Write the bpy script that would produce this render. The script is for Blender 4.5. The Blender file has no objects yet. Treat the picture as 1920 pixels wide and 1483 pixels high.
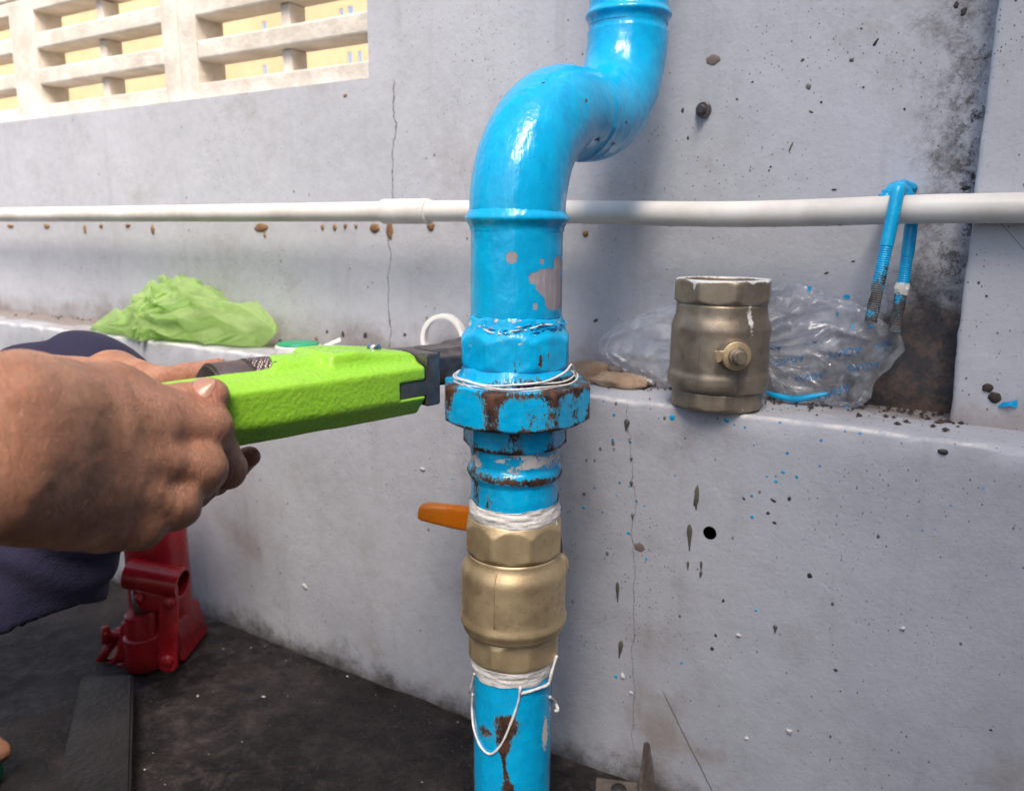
import bpy, bmesh, math, random
import numpy as np
from mathutils import Vector, Matrix

random.seed(7)
rng = np.random.default_rng(7)
scene = bpy.context.scene
R = math.radians

# ------------------------------------------------------------------ camera
H = 0.507                      # camera height above the ground (m)
F_PX = 1500.0                  # focal length in photo pixels (photo 1920 wide)
PITCH = math.atan(0.204)
ROLL = R(0.47)
cam_d = bpy.data.cameras.new('camera')
cam = bpy.data.objects.new('camera', cam_d)
scene.collection.objects.link(cam)
cam.matrix_world = (Matrix.Translation((0, 0, H)) @ Matrix.Rotation(math.pi / 2 - PITCH, 4, 'X')
                    @ Matrix.Rotation(ROLL, 4, 'Z'))
cam_d.sensor_width = 36.0
cam_d.lens = F_PX / 1920 * 36
cam_d.clip_start = 0.01
cam_d.clip_end = 500
cam_d.dof.use_dof = True
cam_d.dof.focus_distance = 0.535
cam_d.dof.aperture_fstop = 9.0
scene.camera = cam

# ------------------------------------------------------------------ light
SUN_DIR = Vector((0.06, -0.85, 1.10)).normalized()     # towards the sun
world = bpy.data.worlds.new('World')
scene.world = world
world.use_nodes = True
wn = world.node_tree
bg = wn.nodes['Background']
sky = wn.nodes.new('ShaderNodeTexSky')
sky.sky_type = 'NISHITA'
sky.sun_disc = False
sky.sun_elevation = math.asin(SUN_DIR.z)
sky.sun_rotation = math.atan2(SUN_DIR.x, SUN_DIR.y)
sky.air_density = 1.0
sky.dust_density = 4.0
sky.ozone_density = 1.0
wn.links.new(sky.outputs[0], bg.inputs[0])
bg.inputs[1].default_value = 0.12
sun_d = bpy.data.lights.new('sun', 'SUN')
sun_d.energy = 2.8
sun_d.angle = R(33)
sun_d.color = (1.0, 0.88, 0.74)
sun = bpy.data.objects.new('sun', sun_d)
scene.collection.objects.link(sun)
sun.location = (0, 0, 5)
sun.rotation_euler = (-SUN_DIR).to_track_quat('-Z', 'Y').to_euler()
scene.view_settings.view_transform = 'Standard'
scene.view_settings.look = 'None'
scene.view_settings.gamma = 1
scene.view_settings.exposure = 1.0
scene.cycles.use_denoising = True
scene.cycles.max_bounces = 6
scene.cycles.transparent_max_bounces = 16
scene.cycles.caustics_reflective = False
scene.cycles.caustics_refractive = False
scene.cycles.sample_clamp_indirect = 8

# ------------------------------------------------------------------ geometry helpers
CM = np.array(cam.matrix_world)
TH = R(58.3)
EU = np.array([math.sin(TH), -math.cos(TH), 0.0])       # along the wall, to the right
EN = np.array([math.cos(TH), math.sin(TH), 0.0])        # into the wall
N_WALL, N_LOW, N_PIL, N_PVC = 0.73, 0.63, 0.692, 0.678
Z_LEDGE = H - 0.142


def ray(px, py):
    v = np.array([(px - 960) / F_PX, -(py - 741.5) / F_PX, -1.0])
    return CM[:3, :3] @ v


def P(px, py, d):
    """point seen at photo pixel (px, py) at depth d metres"""
    return CM[:3, 3] + ray(px, py) * d


def on_n(px, py, n):
    """(u, z) on the plane parallel to the wall at distance n"""
    r = ray(px, py)
    p = CM[:3, 3] + r * (n / (r @ EN))
    return p @ EU, p[2]


def on_z(px, py, z):
    r = ray(px, py)
    return CM[:3, 3] + r * ((z - CM[2, 3]) / r[2])


def W(u, n, z):
    return EU * u + EN * n + np.array([0, 0, z])


COL = scene.collection


def tag(o, label=None, cat=None, group=None, kind=None):
    if label: o['label'] = label
    if cat: o['category'] = cat
    if group: o['group'] = group
    if kind: o['kind'] = kind
    return o


def thing(name, label, cat, loc=(0, 0, 0), rotz=0.0, group=None):
    o = bpy.data.objects.new(name, None)
    o.empty_display_size = 0.05
    COL.objects.link(o)
    o.location = loc
    o.rotation_euler = (0, 0, rotz)
    return tag(o, label, cat, group)


def root_of(o):
    while o.parent:
        o = o.parent
    return o


def mesh(name, verts, faces, mat, parent=None, smooth=True, local=False, wear=None):
    """verts in world coordinates (unless local); child meshes are stored relative to their thing"""
    v = np.asarray(verts, dtype=np.float64).reshape(-1, 3)
    if parent is not None and not local:
        rt = root_of(parent)
        Mi = np.array((Matrix.Translation(rt.location) @ rt.rotation_euler.to_matrix().to_4x4()).inverted())
        v = v @ Mi[:3, :3].T + Mi[:3, 3]
    me = bpy.data.meshes.new(name)
    me.from_pydata(v.tolist(), [], [list(map(int, f)) for f in faces])
    me.update()
    if smooth:
        me.polygons.foreach_set('use_smooth', [True] * len(me.polygons))
    if wear is not None:
        a = me.color_attributes.new('wear', 'FLOAT_COLOR', 'POINT')
        c = np.zeros((len(v), 4), dtype=np.float32)
        c[:, :wear.shape[1]] = wear
        a.data.foreach_set('color', c.ravel())
    if mat is not None:
        me.materials.append(mat)
    o = bpy.data.objects.new(name, me)
    COL.objects.link(o)
    if parent is not None:
        o.parent = parent
    return o


def bm_obj(name, bm, mat, parent=None, smooth=False, local=False):
    bm.verts.ensure_lookup_table()
    bm.verts.index_update()
    v = [list(x.co) for x in bm.verts]
    f = [[x.index for x in q.verts] for q in bm.faces]
    bm.free()
    return mesh(name, v, f, mat, parent, smooth, local)


def box_bm(bm, lo, hi, bev=0.0, seg=2, M=None):
    vs = [bm.verts.new((x, y, z)) for x in (lo[0], hi[0]) for y in (lo[1], hi[1]) for z in (lo[2], hi[2])]
    idx = [(0, 1, 3, 2), (4, 6, 7, 5), (0, 4, 5, 1), (2, 3, 7, 6), (0, 2, 6, 4), (1, 5, 7, 3)]
    fs = [bm.faces.new([vs[i] for i in q]) for q in idx]
    if bev > 0:
        es = {e for f_ in fs for e in f_.edges}
        r = bmesh.ops.bevel(bm, geom=list(es), offset=bev, segments=seg, affect='EDGES', profile=0.5)
        vs = list({v for f_ in r['faces'] for v in f_.verts} | {v for v in vs if v.is_valid})
    if M is not None:
        for v in vs:
            v.co = M @ v.co
    return vs


def box(name, lo, hi, mat, parent=None, bev=0.0, local=False, M=None, smooth=False):
    bm = bmesh.new()
    box_bm(bm, lo, hi, bev, 2, M)
    return bm_obj(name, bm, mat, parent, smooth, local)


def grid_faces(nr, nc, wrap=True, flip=False):
    f = []
    cc = nc if wrap else nc - 1
    for i in range(nr - 1):
        for j in range(cc):
            a, b = i * nc + j, i * nc + (j + 1) % nc
            c, d = b + nc, a + nc
            f.append((a, d, c, b) if flip else (a, b, c, d))
    return f


# value noise -------------------------------------------------------
def _hash(ix, iy, iz, seed):
    h = (ix * 374761393 + iy * 668265263 + iz * 2147483647 + seed * 1274126177) & 0xFFFFFFFF
    h = ((h ^ (h >> 13)) * 1274126177) & 0xFFFFFFFF
    h = h ^ (h >> 16)
    return (h & 0xFFFF) / 65535.0


def vnoise(p, scale=1.0, seed=0):
    q = np.asarray(p) * scale
    i = np.floor(q).astype(np.int64)
    fr = q - i
    fr = fr * fr * (3 - 2 * fr)
    out = 0
    for dx in (0, 1):
        for dy in (0, 1):
            for dz in (0, 1):
                w = ((fr[..., 0] if dx else 1 - fr[..., 0]) * (fr[..., 1] if dy else 1 - fr[..., 1])
                     * (fr[..., 2] if dz else 1 - fr[..., 2]))
                out = out + w * _hash(i[..., 0] + dx, i[..., 1] + dy, i[..., 2] + dz, seed)
    return out


def fbm(p, scale, octaves=4, seed=0):
    s, a, t = 0, 0.5, 0
    for k in range(octaves):
        s = s + a * vnoise(p, scale * 2 ** k, seed + k * 17)
        t += a
        a *= 0.5
    return s / t


def sstep(a, b, x):
    t = np.clip((x - a) / (b - a), 0, 1)
    return t * t * (3 - 2 * t)


# signed distance modelling ----------------------------------------
def smin(a, b, k):
    h = np.clip(0.5 + 0.5 * (b - a) / k, 0, 1)
    return b + (a - b) * h - k * h * (1 - h)


def smax(a, b, k):
    return -smin(-a, -b, k)


def rcone(p, a, b, ra, rb):
    a = np.asarray(a); b = np.asarray(b)
    ab = b - a
    t = np.clip(((p - a) @ ab) / (ab @ ab), 0, 1)
    d = p - (a + t[:, None] * ab)
    return np.sqrt((d * d).sum(1)) - (ra + (rb - ra) * t)


def ball(p, c, r, s=(1, 1, 1)):
    q = (p - np.asarray(c)) / np.asarray(s)
    return (np.sqrt((q * q).sum(1)) - r) * min(s)


def surface_net(f, lo, hi, h, newton=2):
    lo = np.asarray(lo, float); hi = np.asarray(hi, float)
    B = 4
    nb = np.ceil((hi - lo) / (h * B)).astype(int) + 1
    n = nb * B
    cx = [lo[k] + (np.arange(nb[k]) + 0.5) * h * B - 0.5 * h for k in range(3)]
    C = np.stack(np.meshgrid(*cx, indexing='ij'), -1).reshape(-1, 3)
    Fc = f(C).reshape(nb)
    near = np.abs(Fc) < h * B * 1.35
    Fv = np.repeat(np.repeat(np.repeat(Fc, B, 0), B, 1), B, 2).astype(np.float32)
    Mk = np.repeat(np.repeat(np.repeat(near, B, 0), B, 1), B, 2)
    ii = np.argwhere(Mk)
    vals = np.empty(len(ii), np.float32)
    for s in range(0, len(ii), 400000):
        vals[s:s + 400000] = f(lo + ii[s:s + 400000] * h)
    Fv[Mk] = vals
    S = Fv < 0
    cs = np.zeros(np.array(S.shape) - 1, np.int8)
    for a in (0, 1):
        for b in (0, 1):
            for c in (0, 1):
                cs += S[a:a + cs.shape[0], b:b + cs.shape[1], c:c + cs.shape[2]]
    act = np.argwhere((cs > 0) & (cs < 8))
    idx = -np.ones(cs.shape, np.int64)
    idx[tuple(act.T)] = np.arange(len(act))
    acc = np.zeros((len(act), 3)); cnt = np.zeros(len(act))
    corners = [(a, b, c) for a in (0, 1) for b in (0, 1) for c in (0, 1)]
    for p0 in corners:
        for k in range(3):
            if p0[k] == 0:
                p1 = list(p0); p1[k] = 1
                a = Fv[tuple((act + p0).T)].astype(float); b = Fv[tuple((act + p1).T)].astype(float)
                m = (a < 0) != (b < 0)
                t = np.where(m, a / np.where(m, a - b, 1), 0)
                pos = np.array(p0)[None] + np.eye(3)[k][None] * t[:, None]
                acc += pos * m[:, None]; cnt += m
    V = lo + (act + acc / cnt[:, None]) * h
    faces = []
    for k in range(3):
        o = [q for q in range(3) if q != k]
        sl0 = [slice(None)] * 3; sl1 = [slice(None)] * 3
        sl0[k] = slice(0, -1); sl1[k] = slice(1, None)
        ch = np.argwhere(S[tuple(sl0)] != S[tuple(sl1)])
        ok = (ch[:, o[0]] > 0) & (ch[:, o[1]] > 0) & (ch[:, o[0]] < cs.shape[o[0]]) & (ch[:, o[1]] < cs.shape[o[1]])
        ch = ch[ok]
        q = []
        for (d0, d1) in ((1, 1), (0, 1), (0, 0), (1, 0)):
            c2 = ch.copy(); c2[:, o[0]] -= d0; c2[:, o[1]] -= d1
            q.append(idx[tuple(c2.T)])
        q = np.stack(q, 1)
        inside = S[tuple(ch.T)]
        if k == 1: inside = ~inside
        q[~inside] = q[~inside][:, ::-1]
        faces.append(q[(q >= 0).all(1)])
    for _ in range(newton):
        e = h * 0.3
        d = f(V)
        g = np.stack([f(V + np.eye(3)[k] * e) - f(V - np.eye(3)[k] * e) for k in range(3)], 1) / (2 * e)
        g2 = np.maximum((g * g).sum(1), 0.2)
        st = np.clip(d / g2, -h * 0.6, h * 0.6)
        V = V - g * st[:, None]
    return V, np.concatenate(faces)


# tube along a path -------------------------------------------------
def tube(path, radii, seg=16, caps=True):
    path = np.asarray(path, float)
    n = len(path)
    radii = np.broadcast_to(np.asarray(radii, float), (n,))
    T = np.gradient(path, axis=0)
    T /= np.linalg.norm(T, axis=1)[:, None]
    up = np.array([0, 0, 1.0]) if abs(T[0, 2]) < 0.9 else np.array([1.0, 0, 0])
    X = np.cross(up, T[0]); X /= np.linalg.norm(X)
    V = []
    th = np.arange(seg) / seg * 2 * math.pi
    for i in range(n):
        X = X - T[i] * (X @ T[i]); X /= np.linalg.norm(X)
        Y = np.cross(T[i], X)
        V.append(path[i] + radii[i] * (np.cos(th)[:, None] * X + np.sin(th)[:, None] * Y))
    V = np.concatenate(V)
    Fc = grid_faces(n, seg)
    if caps:
        Fc.append(tuple(range(seg))[::-1])
        Fc.append(tuple(range((n - 1) * seg, n * seg)))
    return V, Fc


def smooth_path(pts, n=40):
    pts = np.asarray(pts, float)
    m = len(pts)
    ext = np.vstack([2 * pts[0] - pts[1], pts, 2 * pts[-1] - pts[-2]])
    out = []
    for t in np.linspace(0, m - 1 - 1e-9, n):
        i = int(t); s = t - i
        p0, p1, p2, p3 = ext[i:i + 4]
        out.append(0.5 * (2 * p1 + (p2 - p0) * s + (2 * p0 - 5 * p1 + 4 * p2 - p3) * s * s + (3 * p1 - p0 - 3 * p2 + p3) * s ** 3))
    return np.array(out)


def revolve(name, axis, prof, mat, parent, nth=160, step=0.0018, poly=None, wear=None, cap=True, jitter=0.0,
            tilt=None):
    """prof: list of (z, r); poly=(k, apothem, theta0, z0, z1): flats cut between z0 and z1"""
    zs, rs = [], []
    for (z0, r0), (z1, r1) in zip(prof[:-1], prof[1:]):
        m = max(1, int(math.hypot(z1 - z0, r1 - r0) / step))
        for i in range(m):
            zs.append(z0 + (z1 - z0) * i / m); rs.append(r0 + (r1 - r0) * i / m)
    zs.append(prof[-1][0]); rs.append(prof[-1][1])
    zs = np.array(zs); rs = np.array(rs)
    th = np.arange(nth) / nth * 2 * math.pi
    RR = np.repeat(rs[:, None], nth, 1)
    ZZ = np.repeat(zs[:, None], nth, 1)
    TT = np.repeat(th[None], len(zs), 0)
    if poly:
        k, ap, t0, z0, z1 = poly
        w = 2 * math.pi / k
        dt = (TT - t0 + w / 2) % w - w / 2
        flat = ap / np.cos(dt)
        m = (ZZ >= z0) & (ZZ <= z1)
        RR = np.where(m, np.minimum(RR, flat), RR)
    X = axis[0] + RR * np.cos(TT); Y = axis[1] + RR * np.sin(TT)
    V = np.stack([X, Y, ZZ], -1).reshape(-1, 3)
    if jitter:
        d = (fbm(V, 90, 3, 5) - 0.5) * 2 * jitter
        V[:, 0] += d * np.cos(TT).ravel(); V[:, 1] += d * np.sin(TT).ravel()
    wv = wear(TT.ravel(), V[:, 2], V) if wear else None
    if tilt is not None:
        V = (V - tilt[0]) @ np.array(tilt[1]).T + tilt[0]
    Fc = grid_faces(len(zs), nth)
    if prof[0][0] > prof[-1][0]:
        Fc = [q[::-1] for q in Fc]
    if cap:
        a, b = tuple(range(nth))[::-1], tuple(range((len(zs) - 1) * nth, len(zs) * nth))
        if rs[0] > 1e-5: Fc.append(a if prof[0][0] < prof[-1][0] else a[::-1])
        if rs[-1] > 1e-5: Fc.append(b if prof[0][0] < prof[-1][0] else b[::-1])
    return mesh(name, V, Fc, mat, parent, True, wear=wv)


def flat_edges(o, ang=35):
    """mark sharp edges so that machined edges stay crisp"""
    me = o.data
    bm = bmesh.new(); bm.from_mesh(me)
    for e in bm.edges:
        if len(e.link_faces) == 2 and e.calc_face_angle(0) > R(ang):
            e.smooth = False
    bm.to_mesh(me); bm.free()
    return o


# ------------------------------------------------------------------ materials
class NT:
    def __init__(s, name):
        s.m = bpy.data.materials.new(name)
        s.m.use_nodes = True
        s.t = s.m.node_tree
        s.b = s.t.nodes['Principled BSDF']
        s.out = s.t.nodes['Material Output']
        s._co = None

    def n(s, t, **kw):
        x = s.t.nodes.new(t)
        for k, v in kw.items():
            setattr(x, k, v)
        return x

    def set(s, sock, v):
        if isinstance(v, bpy.types.NodeSocket):
            s.t.links.new(v, sock)
        elif isinstance(v, tuple) and len(v) == 3 and sock.type == 'RGBA':
            sock.default_value = (*v, 1)
        else:
            sock.default_value = v

    def co(s):
        if not s._co:
            s._co = s.n('ShaderNodeTexCoord').outputs['Object']
        return s._co

    def map(s, scale=(1, 1, 1), rot=(0, 0, 0), loc=(0, 0, 0), vec=None):
        x = s.n('ShaderNodeMapping')
        s.set(x.inputs[0], vec or s.co())
        x.inputs[1].default_value = loc; x.inputs[2].default_value = rot; x.inputs[3].default_value = scale
        return x.outputs[0]

    def noise(s, scale, detail=4, rough=0.55, vec=None, dist=0.0):
        x = s.n('ShaderNodeTexNoise')
        s.set(x.inputs['Vector'], vec or s.co())
        x.inputs['Scale'].default_value = scale; x.inputs['Detail'].default_value = detail
        x.inputs['Roughness'].default_value = rough; x.inputs['Distortion'].default_value = dist
        return x.outputs[0]

    def vor(s, scale, feature='F1', vec=None, out=0, rand=1.0):
        x = s.n('ShaderNodeTexVoronoi', feature=feature)
        s.set(x.inputs['Vector'], vec or s.co())
        x.inputs['Scale'].default_value = scale
        x.inputs['Randomness'].default_value = rand
        return x.outputs[out] if out is not None else x

    def math(s, op, a, b=0.0, c=0.0):
        x = s.n('ShaderNodeMath', operation=op)
        s.set(x.inputs[0], a); s.set(x.inputs[1], b); s.set(x.inputs[2], c)
        return x.outputs[0]

    def rng(s, v, a, b, c=0.0, d=1.0):
        x = s.n('ShaderNodeMapRange', interpolation_type='SMOOTHSTEP')
        s.set(x.inputs[0], v)
        for i, k in enumerate((a, b, c, d)):
            s.set(x.inputs[i + 1], k)
        return x.outputs[0]

    def mix(s, fac, a, b, blend='MIX'):
        x = s.n('ShaderNodeMix', data_type='RGBA', blend_type=blend)
        s.set(x.inputs[0], fac); s.set(x.inputs[6], a); s.set(x.inputs[7], b)
        return x.outputs[2]

    def sep(s, v=None):
        x = s.n('ShaderNodeSeparateXYZ')
        s.set(x.inputs[0], v or s.co())
        return x.outputs

    def bump(s, h, strength=0.5, dist=0.001, normal=None):
        x = s.n('ShaderNodeBump')
        x.inputs['Strength'].default_value = strength; x.inputs['Distance'].default_value = dist
        s.set(x.inputs['Height'], h)
        if normal: s.set(x.inputs['Normal'], normal)
        return x.outputs[0]

    def p(s, **kw):
        names = dict(col='Base Color', rough='Roughness', metal='Metallic', normal='Normal', alpha='Alpha',
                     coat='Coat Weight', coatr='Coat Roughness', sss='Subsurface Weight', trans='Transmission Weight',
                     ior='IOR', spec='Specular IOR Level', emit='Emission Color', emits='Emission Strength')
        for k, v in kw.items():
            s.set(s.b.inputs[names[k]], v)
        return s.m


def attr(nt, name='wear'):
    a = nt.n('ShaderNodeAttribute', attribute_name=name)
    x = nt.n('ShaderNodeSeparateColor')
    nt.t.links.new(a.outputs[0], x.inputs[0])
    return x.outputs


def m_blue_paint(name='blue_paint', rough=0.19, ru=((0.020, 0.009, 0.007), (0.115, 0.045, 0.026))):
    t = NT(name)
    r, g, b = attr(t)
    nz = t.noise(520, 8, 0.82, vec=t.map((1, 1, 0.55)))
    nm = t.noise(110, 4, 0.65)
    base = t.mix(t.rng(nm, 0.3, 0.75), (0.0008, 0.40, 0.78), (0.0015, 0.47, 0.85))
    base = t.mix(t.math('MULTIPLY', t.rng(t.noise(42, 6, 0.75, vec=t.map((1, 1, 0.5))), 0.52, 0.72), 0.55), base, (0.002, 0.28, 0.62))
    base = t.mix(t.math('MULTIPLY', t.rng(t.noise(75, 6, 0.8, vec=t.map(loc=(3, 3, 3))), 0.60, 0.74), 0.35), base, (0.10, 0.55, 0.86))
    spots = t.math('MULTIPLY', t.rng(t.vor(230), 0.15, 0.08), t.rng(t.noise(22, 2), 0.52, 0.66))
    base = t.mix(t.math('MULTIPLY', spots, 0.7), base, (0.02, 0.06, 0.10))
    jit = t.math('MULTIPLY', t.math('SUBTRACT', nz, 0.5), 2.9)
    rj = t.math('ADD', r, jit)
    mg = t.rng(t.math('ADD', g, t.math('MULTIPLY', jit, 0.45)), 0.46, 0.51)
    mr = t.rng(rj, 0.46, 0.56)
    mf = t.math('MULTIPLY', t.rng(rj, 0.28, 0.46), 0.6)
    mb = t.rng(t.math('ADD', b, t.math('MULTIPLY', jit, 0.6)), 0.46, 0.54)
    grey = t.mix(t.noise(300, 4, 0.7, vec=t.map((1, 1, 0.2))), (0.20, 0.18, 0.21), (0.46, 0.44, 0.48))
    rust = t.mix(t.rng(nm, 0.35, 0.65), *ru)
    white = t.mix(nm, (0.55, 0.52, 0.49), (0.86, 0.84, 0.82))
    base = t.mix(mf, base, (0.10, 0.30, 0.33))
    c = t.mix(mg, base, grey)
    c = t.mix(mr, c, rust)
    c = t.mix(mb, c, white)
    any_ = t.math('MAXIMUM', t.math('MAXIMUM', mr, mg), mb)
    rr = t.math('ADD', t.math('MULTIPLY', any_, 0.5), t.math('ADD', rough - 0.06, t.math('MULTIPLY', nm, 0.14)))
    hgt = t.math('ADD', t.math('MULTIPLY', any_, -0.7), t.math('MULTIPLY', nm, 0.55))
    hgt = t.math('ADD', hgt, t.math('MULTIPLY', nz, t.math('MULTIPLY', mr, 0.8)))
    nrm = t.bump(hgt, 0.65, 0.0008)
    runs = t.noise(1, 3, 0.5, vec=t.map((95, 95, 16)))          # brush marks and runs in the gloss paint
    nrm = t.bump(t.math('ADD', t.noise(40, 3), t.math('MULTIPLY', runs, 0.8)), 0.50, 0.0032, nrm)
    return t.p(col=c, rough=rr, normal=nrm)


def m_wall(name, base=(0.45, 0.468, 0.525), kind='up'):
    t = NT(name)
    x, y, z = t.sep()
    big = t.noise(3.0, 5, 0.6)
    fine = t.noise(70, 5, 0.6)
    c = t.mix(t.rng(big, 0.3, 0.7), tuple(k * 0.86 for k in base), tuple(min(1, k * 1.1) for k in base))
    c = t.mix(t.rng(t.noise(8, 7, 0.74), 0.50, 0.76), c, tuple(k * q for k, q in zip(base, (0.78, 0.73, 0.68))))
    c = t.mix(t.math('MULTIPLY', t.rng(fine, 0.3, 0.75), 0.35), c, tuple(min(1, k * 1.18) for k in base))
    # faint dry scratches
    scr = t.rng(t.noise(1, 3, 0.6, vec=t.map((24, 24, 300), vec=t.map(rot=(0, 0.30, 0)))), 0.66, 0.74)
    c = t.mix(t.math('MULTIPLY', scr, 0.22), c, (0.20, 0.19, 0.18))
    # rain streaks and thin grime runs
    run = t.rng(t.noise(1, 5, 0.7, vec=t.map((34, 34, 3.2))), 0.54, 0.76)
    c = t.mix(t.math('MULTIPLY', run, 0.30), c, tuple(k * q for k, q in zip(base, (0.60, 0.55, 0.50))))
    sand = t.rng(t.noise(420, 2, 0.5), 0.60, 0.72)
    c = t.mix(t.math('MULTIPLY', sand, 0.22), c, tuple(k * 0.55 for k in base))
    # dark flecks, several sizes, gathered in clouds
    for sc, lo, th, col, off in ((110, 0.42, 0.17, (0.05, 0.055, 0.05), 0.0), (60, 0.50, 0.12, (0.075, 0.07, 0.06), 3.0),
                                 (240, 0.42, 0.24, (0.11, 0.105, 0.10), 7.0), (330, 0.48, 0.24, (0.11, 0.11, 0.105), 13.0)):
        v = t.map((1, 1, 0.72), loc=(off, off, off))
        vn = t.vor(sc, vec=v, out=None)
        csep = t.n('ShaderNodeSeparateColor'); t.t.links.new(vn.outputs['Color'], csep.inputs[0])
        rad = t.math('MULTIPLY', csep.outputs[0], th)
        m = t.rng(t.math('SUBTRACT', vn.outputs['Distance'], rad), 0.02, -0.04)
        m = t.math('MULTIPLY', m, t.rng(t.noise(7, 3, 0.6, vec=t.map(loc=(off * 2, 1, off))), lo, lo + 0.12))
        m = t.math('MULTIPLY', m, t.math('GREATER_THAN', csep.outputs[1], 0.35))
        c = t.mix(t.math('MULTIPLY', m, 0.85), c, col)
    if kind in ('low',):                                   # spatter of the pipe's blue paint
        vn = t.vor(120, vec=t.map(loc=(11, 2, 5)), out=None)
        csep = t.n('ShaderNodeSeparateColor'); t.t.links.new(vn.outputs['Color'], csep.inputs[0])
        m = t.rng(t.math('SUBTRACT', vn.outputs['Distance'], t.math('MULTIPLY', csep.outputs[0], 0.2)), 0.0, -0.03)
        m = t.math('MULTIPLY', m, t.math('GREATER_THAN', csep.outputs[1], 0.62))
        m = t.math('MULTIPLY', m, t.rng(z, 0.20, 0.31))
        m = t.math('MULTIPLY', m, t.rng(t.math('ABSOLUTE', t.math('ADD', x, 0.24)), 0.34, 0.10))
        c = t.mix(m, c, (0.01, 0.22, 0.50))
    wob = t.math('SUBTRACT', t.noise(9, 7, 0.62), 0.5)

    def crack(u0, z0, z1, slope=0.0, w=0.0007, amp=0.055, k=0.8):
        nonlocal c
        d = t.math('SUBTRACT', x, t.math('ADD', u0, t.math('MULTIPLY', t.math('SUBTRACT', z, z0), slope)))
        d = t.math('ABSOLUTE', t.math('ADD', d, t.math('MULTIPLY', wob, amp)))
        m = t.rng(d, w, w * 0.35)
        m = t.math('MULTIPLY', m, t.rng(z, z0 - 0.004, z0 + 0.01))
        m = t.math('MULTIPLY', m, t.rng(z, z1, z1 - 0.01))
        c = t.mix(t.math('MULTIPLY', m, k), c, (0.07, 0.065, 0.06))
        return m
    cm = None
    if kind == 'up':
        cm = crack(-0.622, 0.36, 0.675, 0.02, w=0.0009)
        # damp and dirt along the foot of the wall, and mould with painted corner shade by the pilaster
        d1 = t.math('ADD', z, t.math('MULTIPLY', t.math('SUBTRACT', t.noise(16, 6, 0.75), 0.5), 0.12))
        m1 = t.rng(d1, Z_LEDGE + 0.048, Z_LEDGE - 0.02)
        c = t.mix(t.math('MULTIPLY', m1, 0.75), c, (0.13, 0.095, 0.07))
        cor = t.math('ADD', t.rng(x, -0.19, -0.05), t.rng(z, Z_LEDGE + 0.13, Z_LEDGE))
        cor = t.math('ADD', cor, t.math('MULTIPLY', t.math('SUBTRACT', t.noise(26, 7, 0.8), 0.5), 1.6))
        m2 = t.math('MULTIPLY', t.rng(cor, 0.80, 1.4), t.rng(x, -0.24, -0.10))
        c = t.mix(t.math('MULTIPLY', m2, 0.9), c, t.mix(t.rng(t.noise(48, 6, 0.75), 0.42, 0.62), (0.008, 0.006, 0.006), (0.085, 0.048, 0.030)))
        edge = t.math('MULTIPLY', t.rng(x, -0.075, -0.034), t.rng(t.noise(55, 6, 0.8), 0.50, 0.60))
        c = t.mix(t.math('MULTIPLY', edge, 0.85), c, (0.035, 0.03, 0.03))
    if kind == 'low':
        cm = crack(-0.252, 0.03, Z_LEDGE, -0.05, w=0.0005, amp=0.04, k=0.45)
        crack(-0.163, 0.0, 0.105, -0.62, w=0.0011, amp=0.01, k=0.9)
        # grime creeping up from the ground
        d1 = t.math('ADD', z, t.math('MULTIPLY', t.math('SUBTRACT', t.noise(20, 6, 0.75), 0.5), 0.10))
        m1 = t.rng(d1, 0.035, -0.012)
        c = t.mix(t.math('MULTIPLY', m1, 0.9), c, (0.045, 0.038, 0.033))
        m3 = t.math('MULTIPLY', t.rng(t.noise(11, 5, 0.6, vec=t.map(loc=(4, 4, 4))), 0.53, 0.72), t.rng(z, 0.26, 0.05))
        c = t.mix(t.math('MULTIPLY', m3, 0.55), c, (0.23, 0.17, 0.13))
        # worn bright arris along the ledge, dirt on top of it towards the wall
        ar = t.math('MULTIPLY', t.rng(z, Z_LEDGE - 0.0035, Z_LEDGE - 0.0012), t.rng(y, N_LOW + 0.009, N_LOW + 0.003))
        c = t.mix(t.math('MULTIPLY', ar, t.rng(t.noise(40, 4, 0.7), 0.62, 0.38)), c, (0.64, 0.63, 0.62))
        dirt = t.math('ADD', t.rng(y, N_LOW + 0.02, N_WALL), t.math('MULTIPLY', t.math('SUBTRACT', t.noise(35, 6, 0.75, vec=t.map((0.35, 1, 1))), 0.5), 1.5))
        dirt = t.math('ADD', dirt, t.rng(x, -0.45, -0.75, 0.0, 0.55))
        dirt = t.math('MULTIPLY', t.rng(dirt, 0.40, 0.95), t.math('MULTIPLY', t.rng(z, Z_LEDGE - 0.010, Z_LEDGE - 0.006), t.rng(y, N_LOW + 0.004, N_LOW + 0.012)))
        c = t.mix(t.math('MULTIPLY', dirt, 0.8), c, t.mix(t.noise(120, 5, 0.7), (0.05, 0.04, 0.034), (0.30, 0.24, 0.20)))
    if kind == 'pil':
        crack(0.012, 0.49, 0.56, -0.9, w=0.0005, amp=0.004, k=0.7)
        m1 = t.rng(t.math('ADD', z, t.math('MULTIPLY', t.math('SUBTRACT', t.noise(25, 5, 0.7), 0.5), 0.08)), Z_LEDGE + 0.035, Z_LEDGE - 0.01)
        c = t.mix(t.math('MULTIPLY', m1, 0.6), c, (0.25, 0.18, 0.14))
    hgt = t.math('ADD', t.math('MULTIPLY', fine, 0.5), t.math('MULTIPLY', t.noise(260, 3, 0.6), 0.3))
    hgt = t.math('ADD', hgt, t.math('MULTIPLY', t.noise(26, 5, 0.65), 0.9))
    if cm is not None:
        hgt = t.math('SUBTRACT', hgt, t.math('MULTIPLY', cm, 1.2))
    nrm = t.bump(hgt, 0.55, 0.0014)
    nrm = t.bump(t.noise(11, 3), 0.3, 0.006, nrm)
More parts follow.
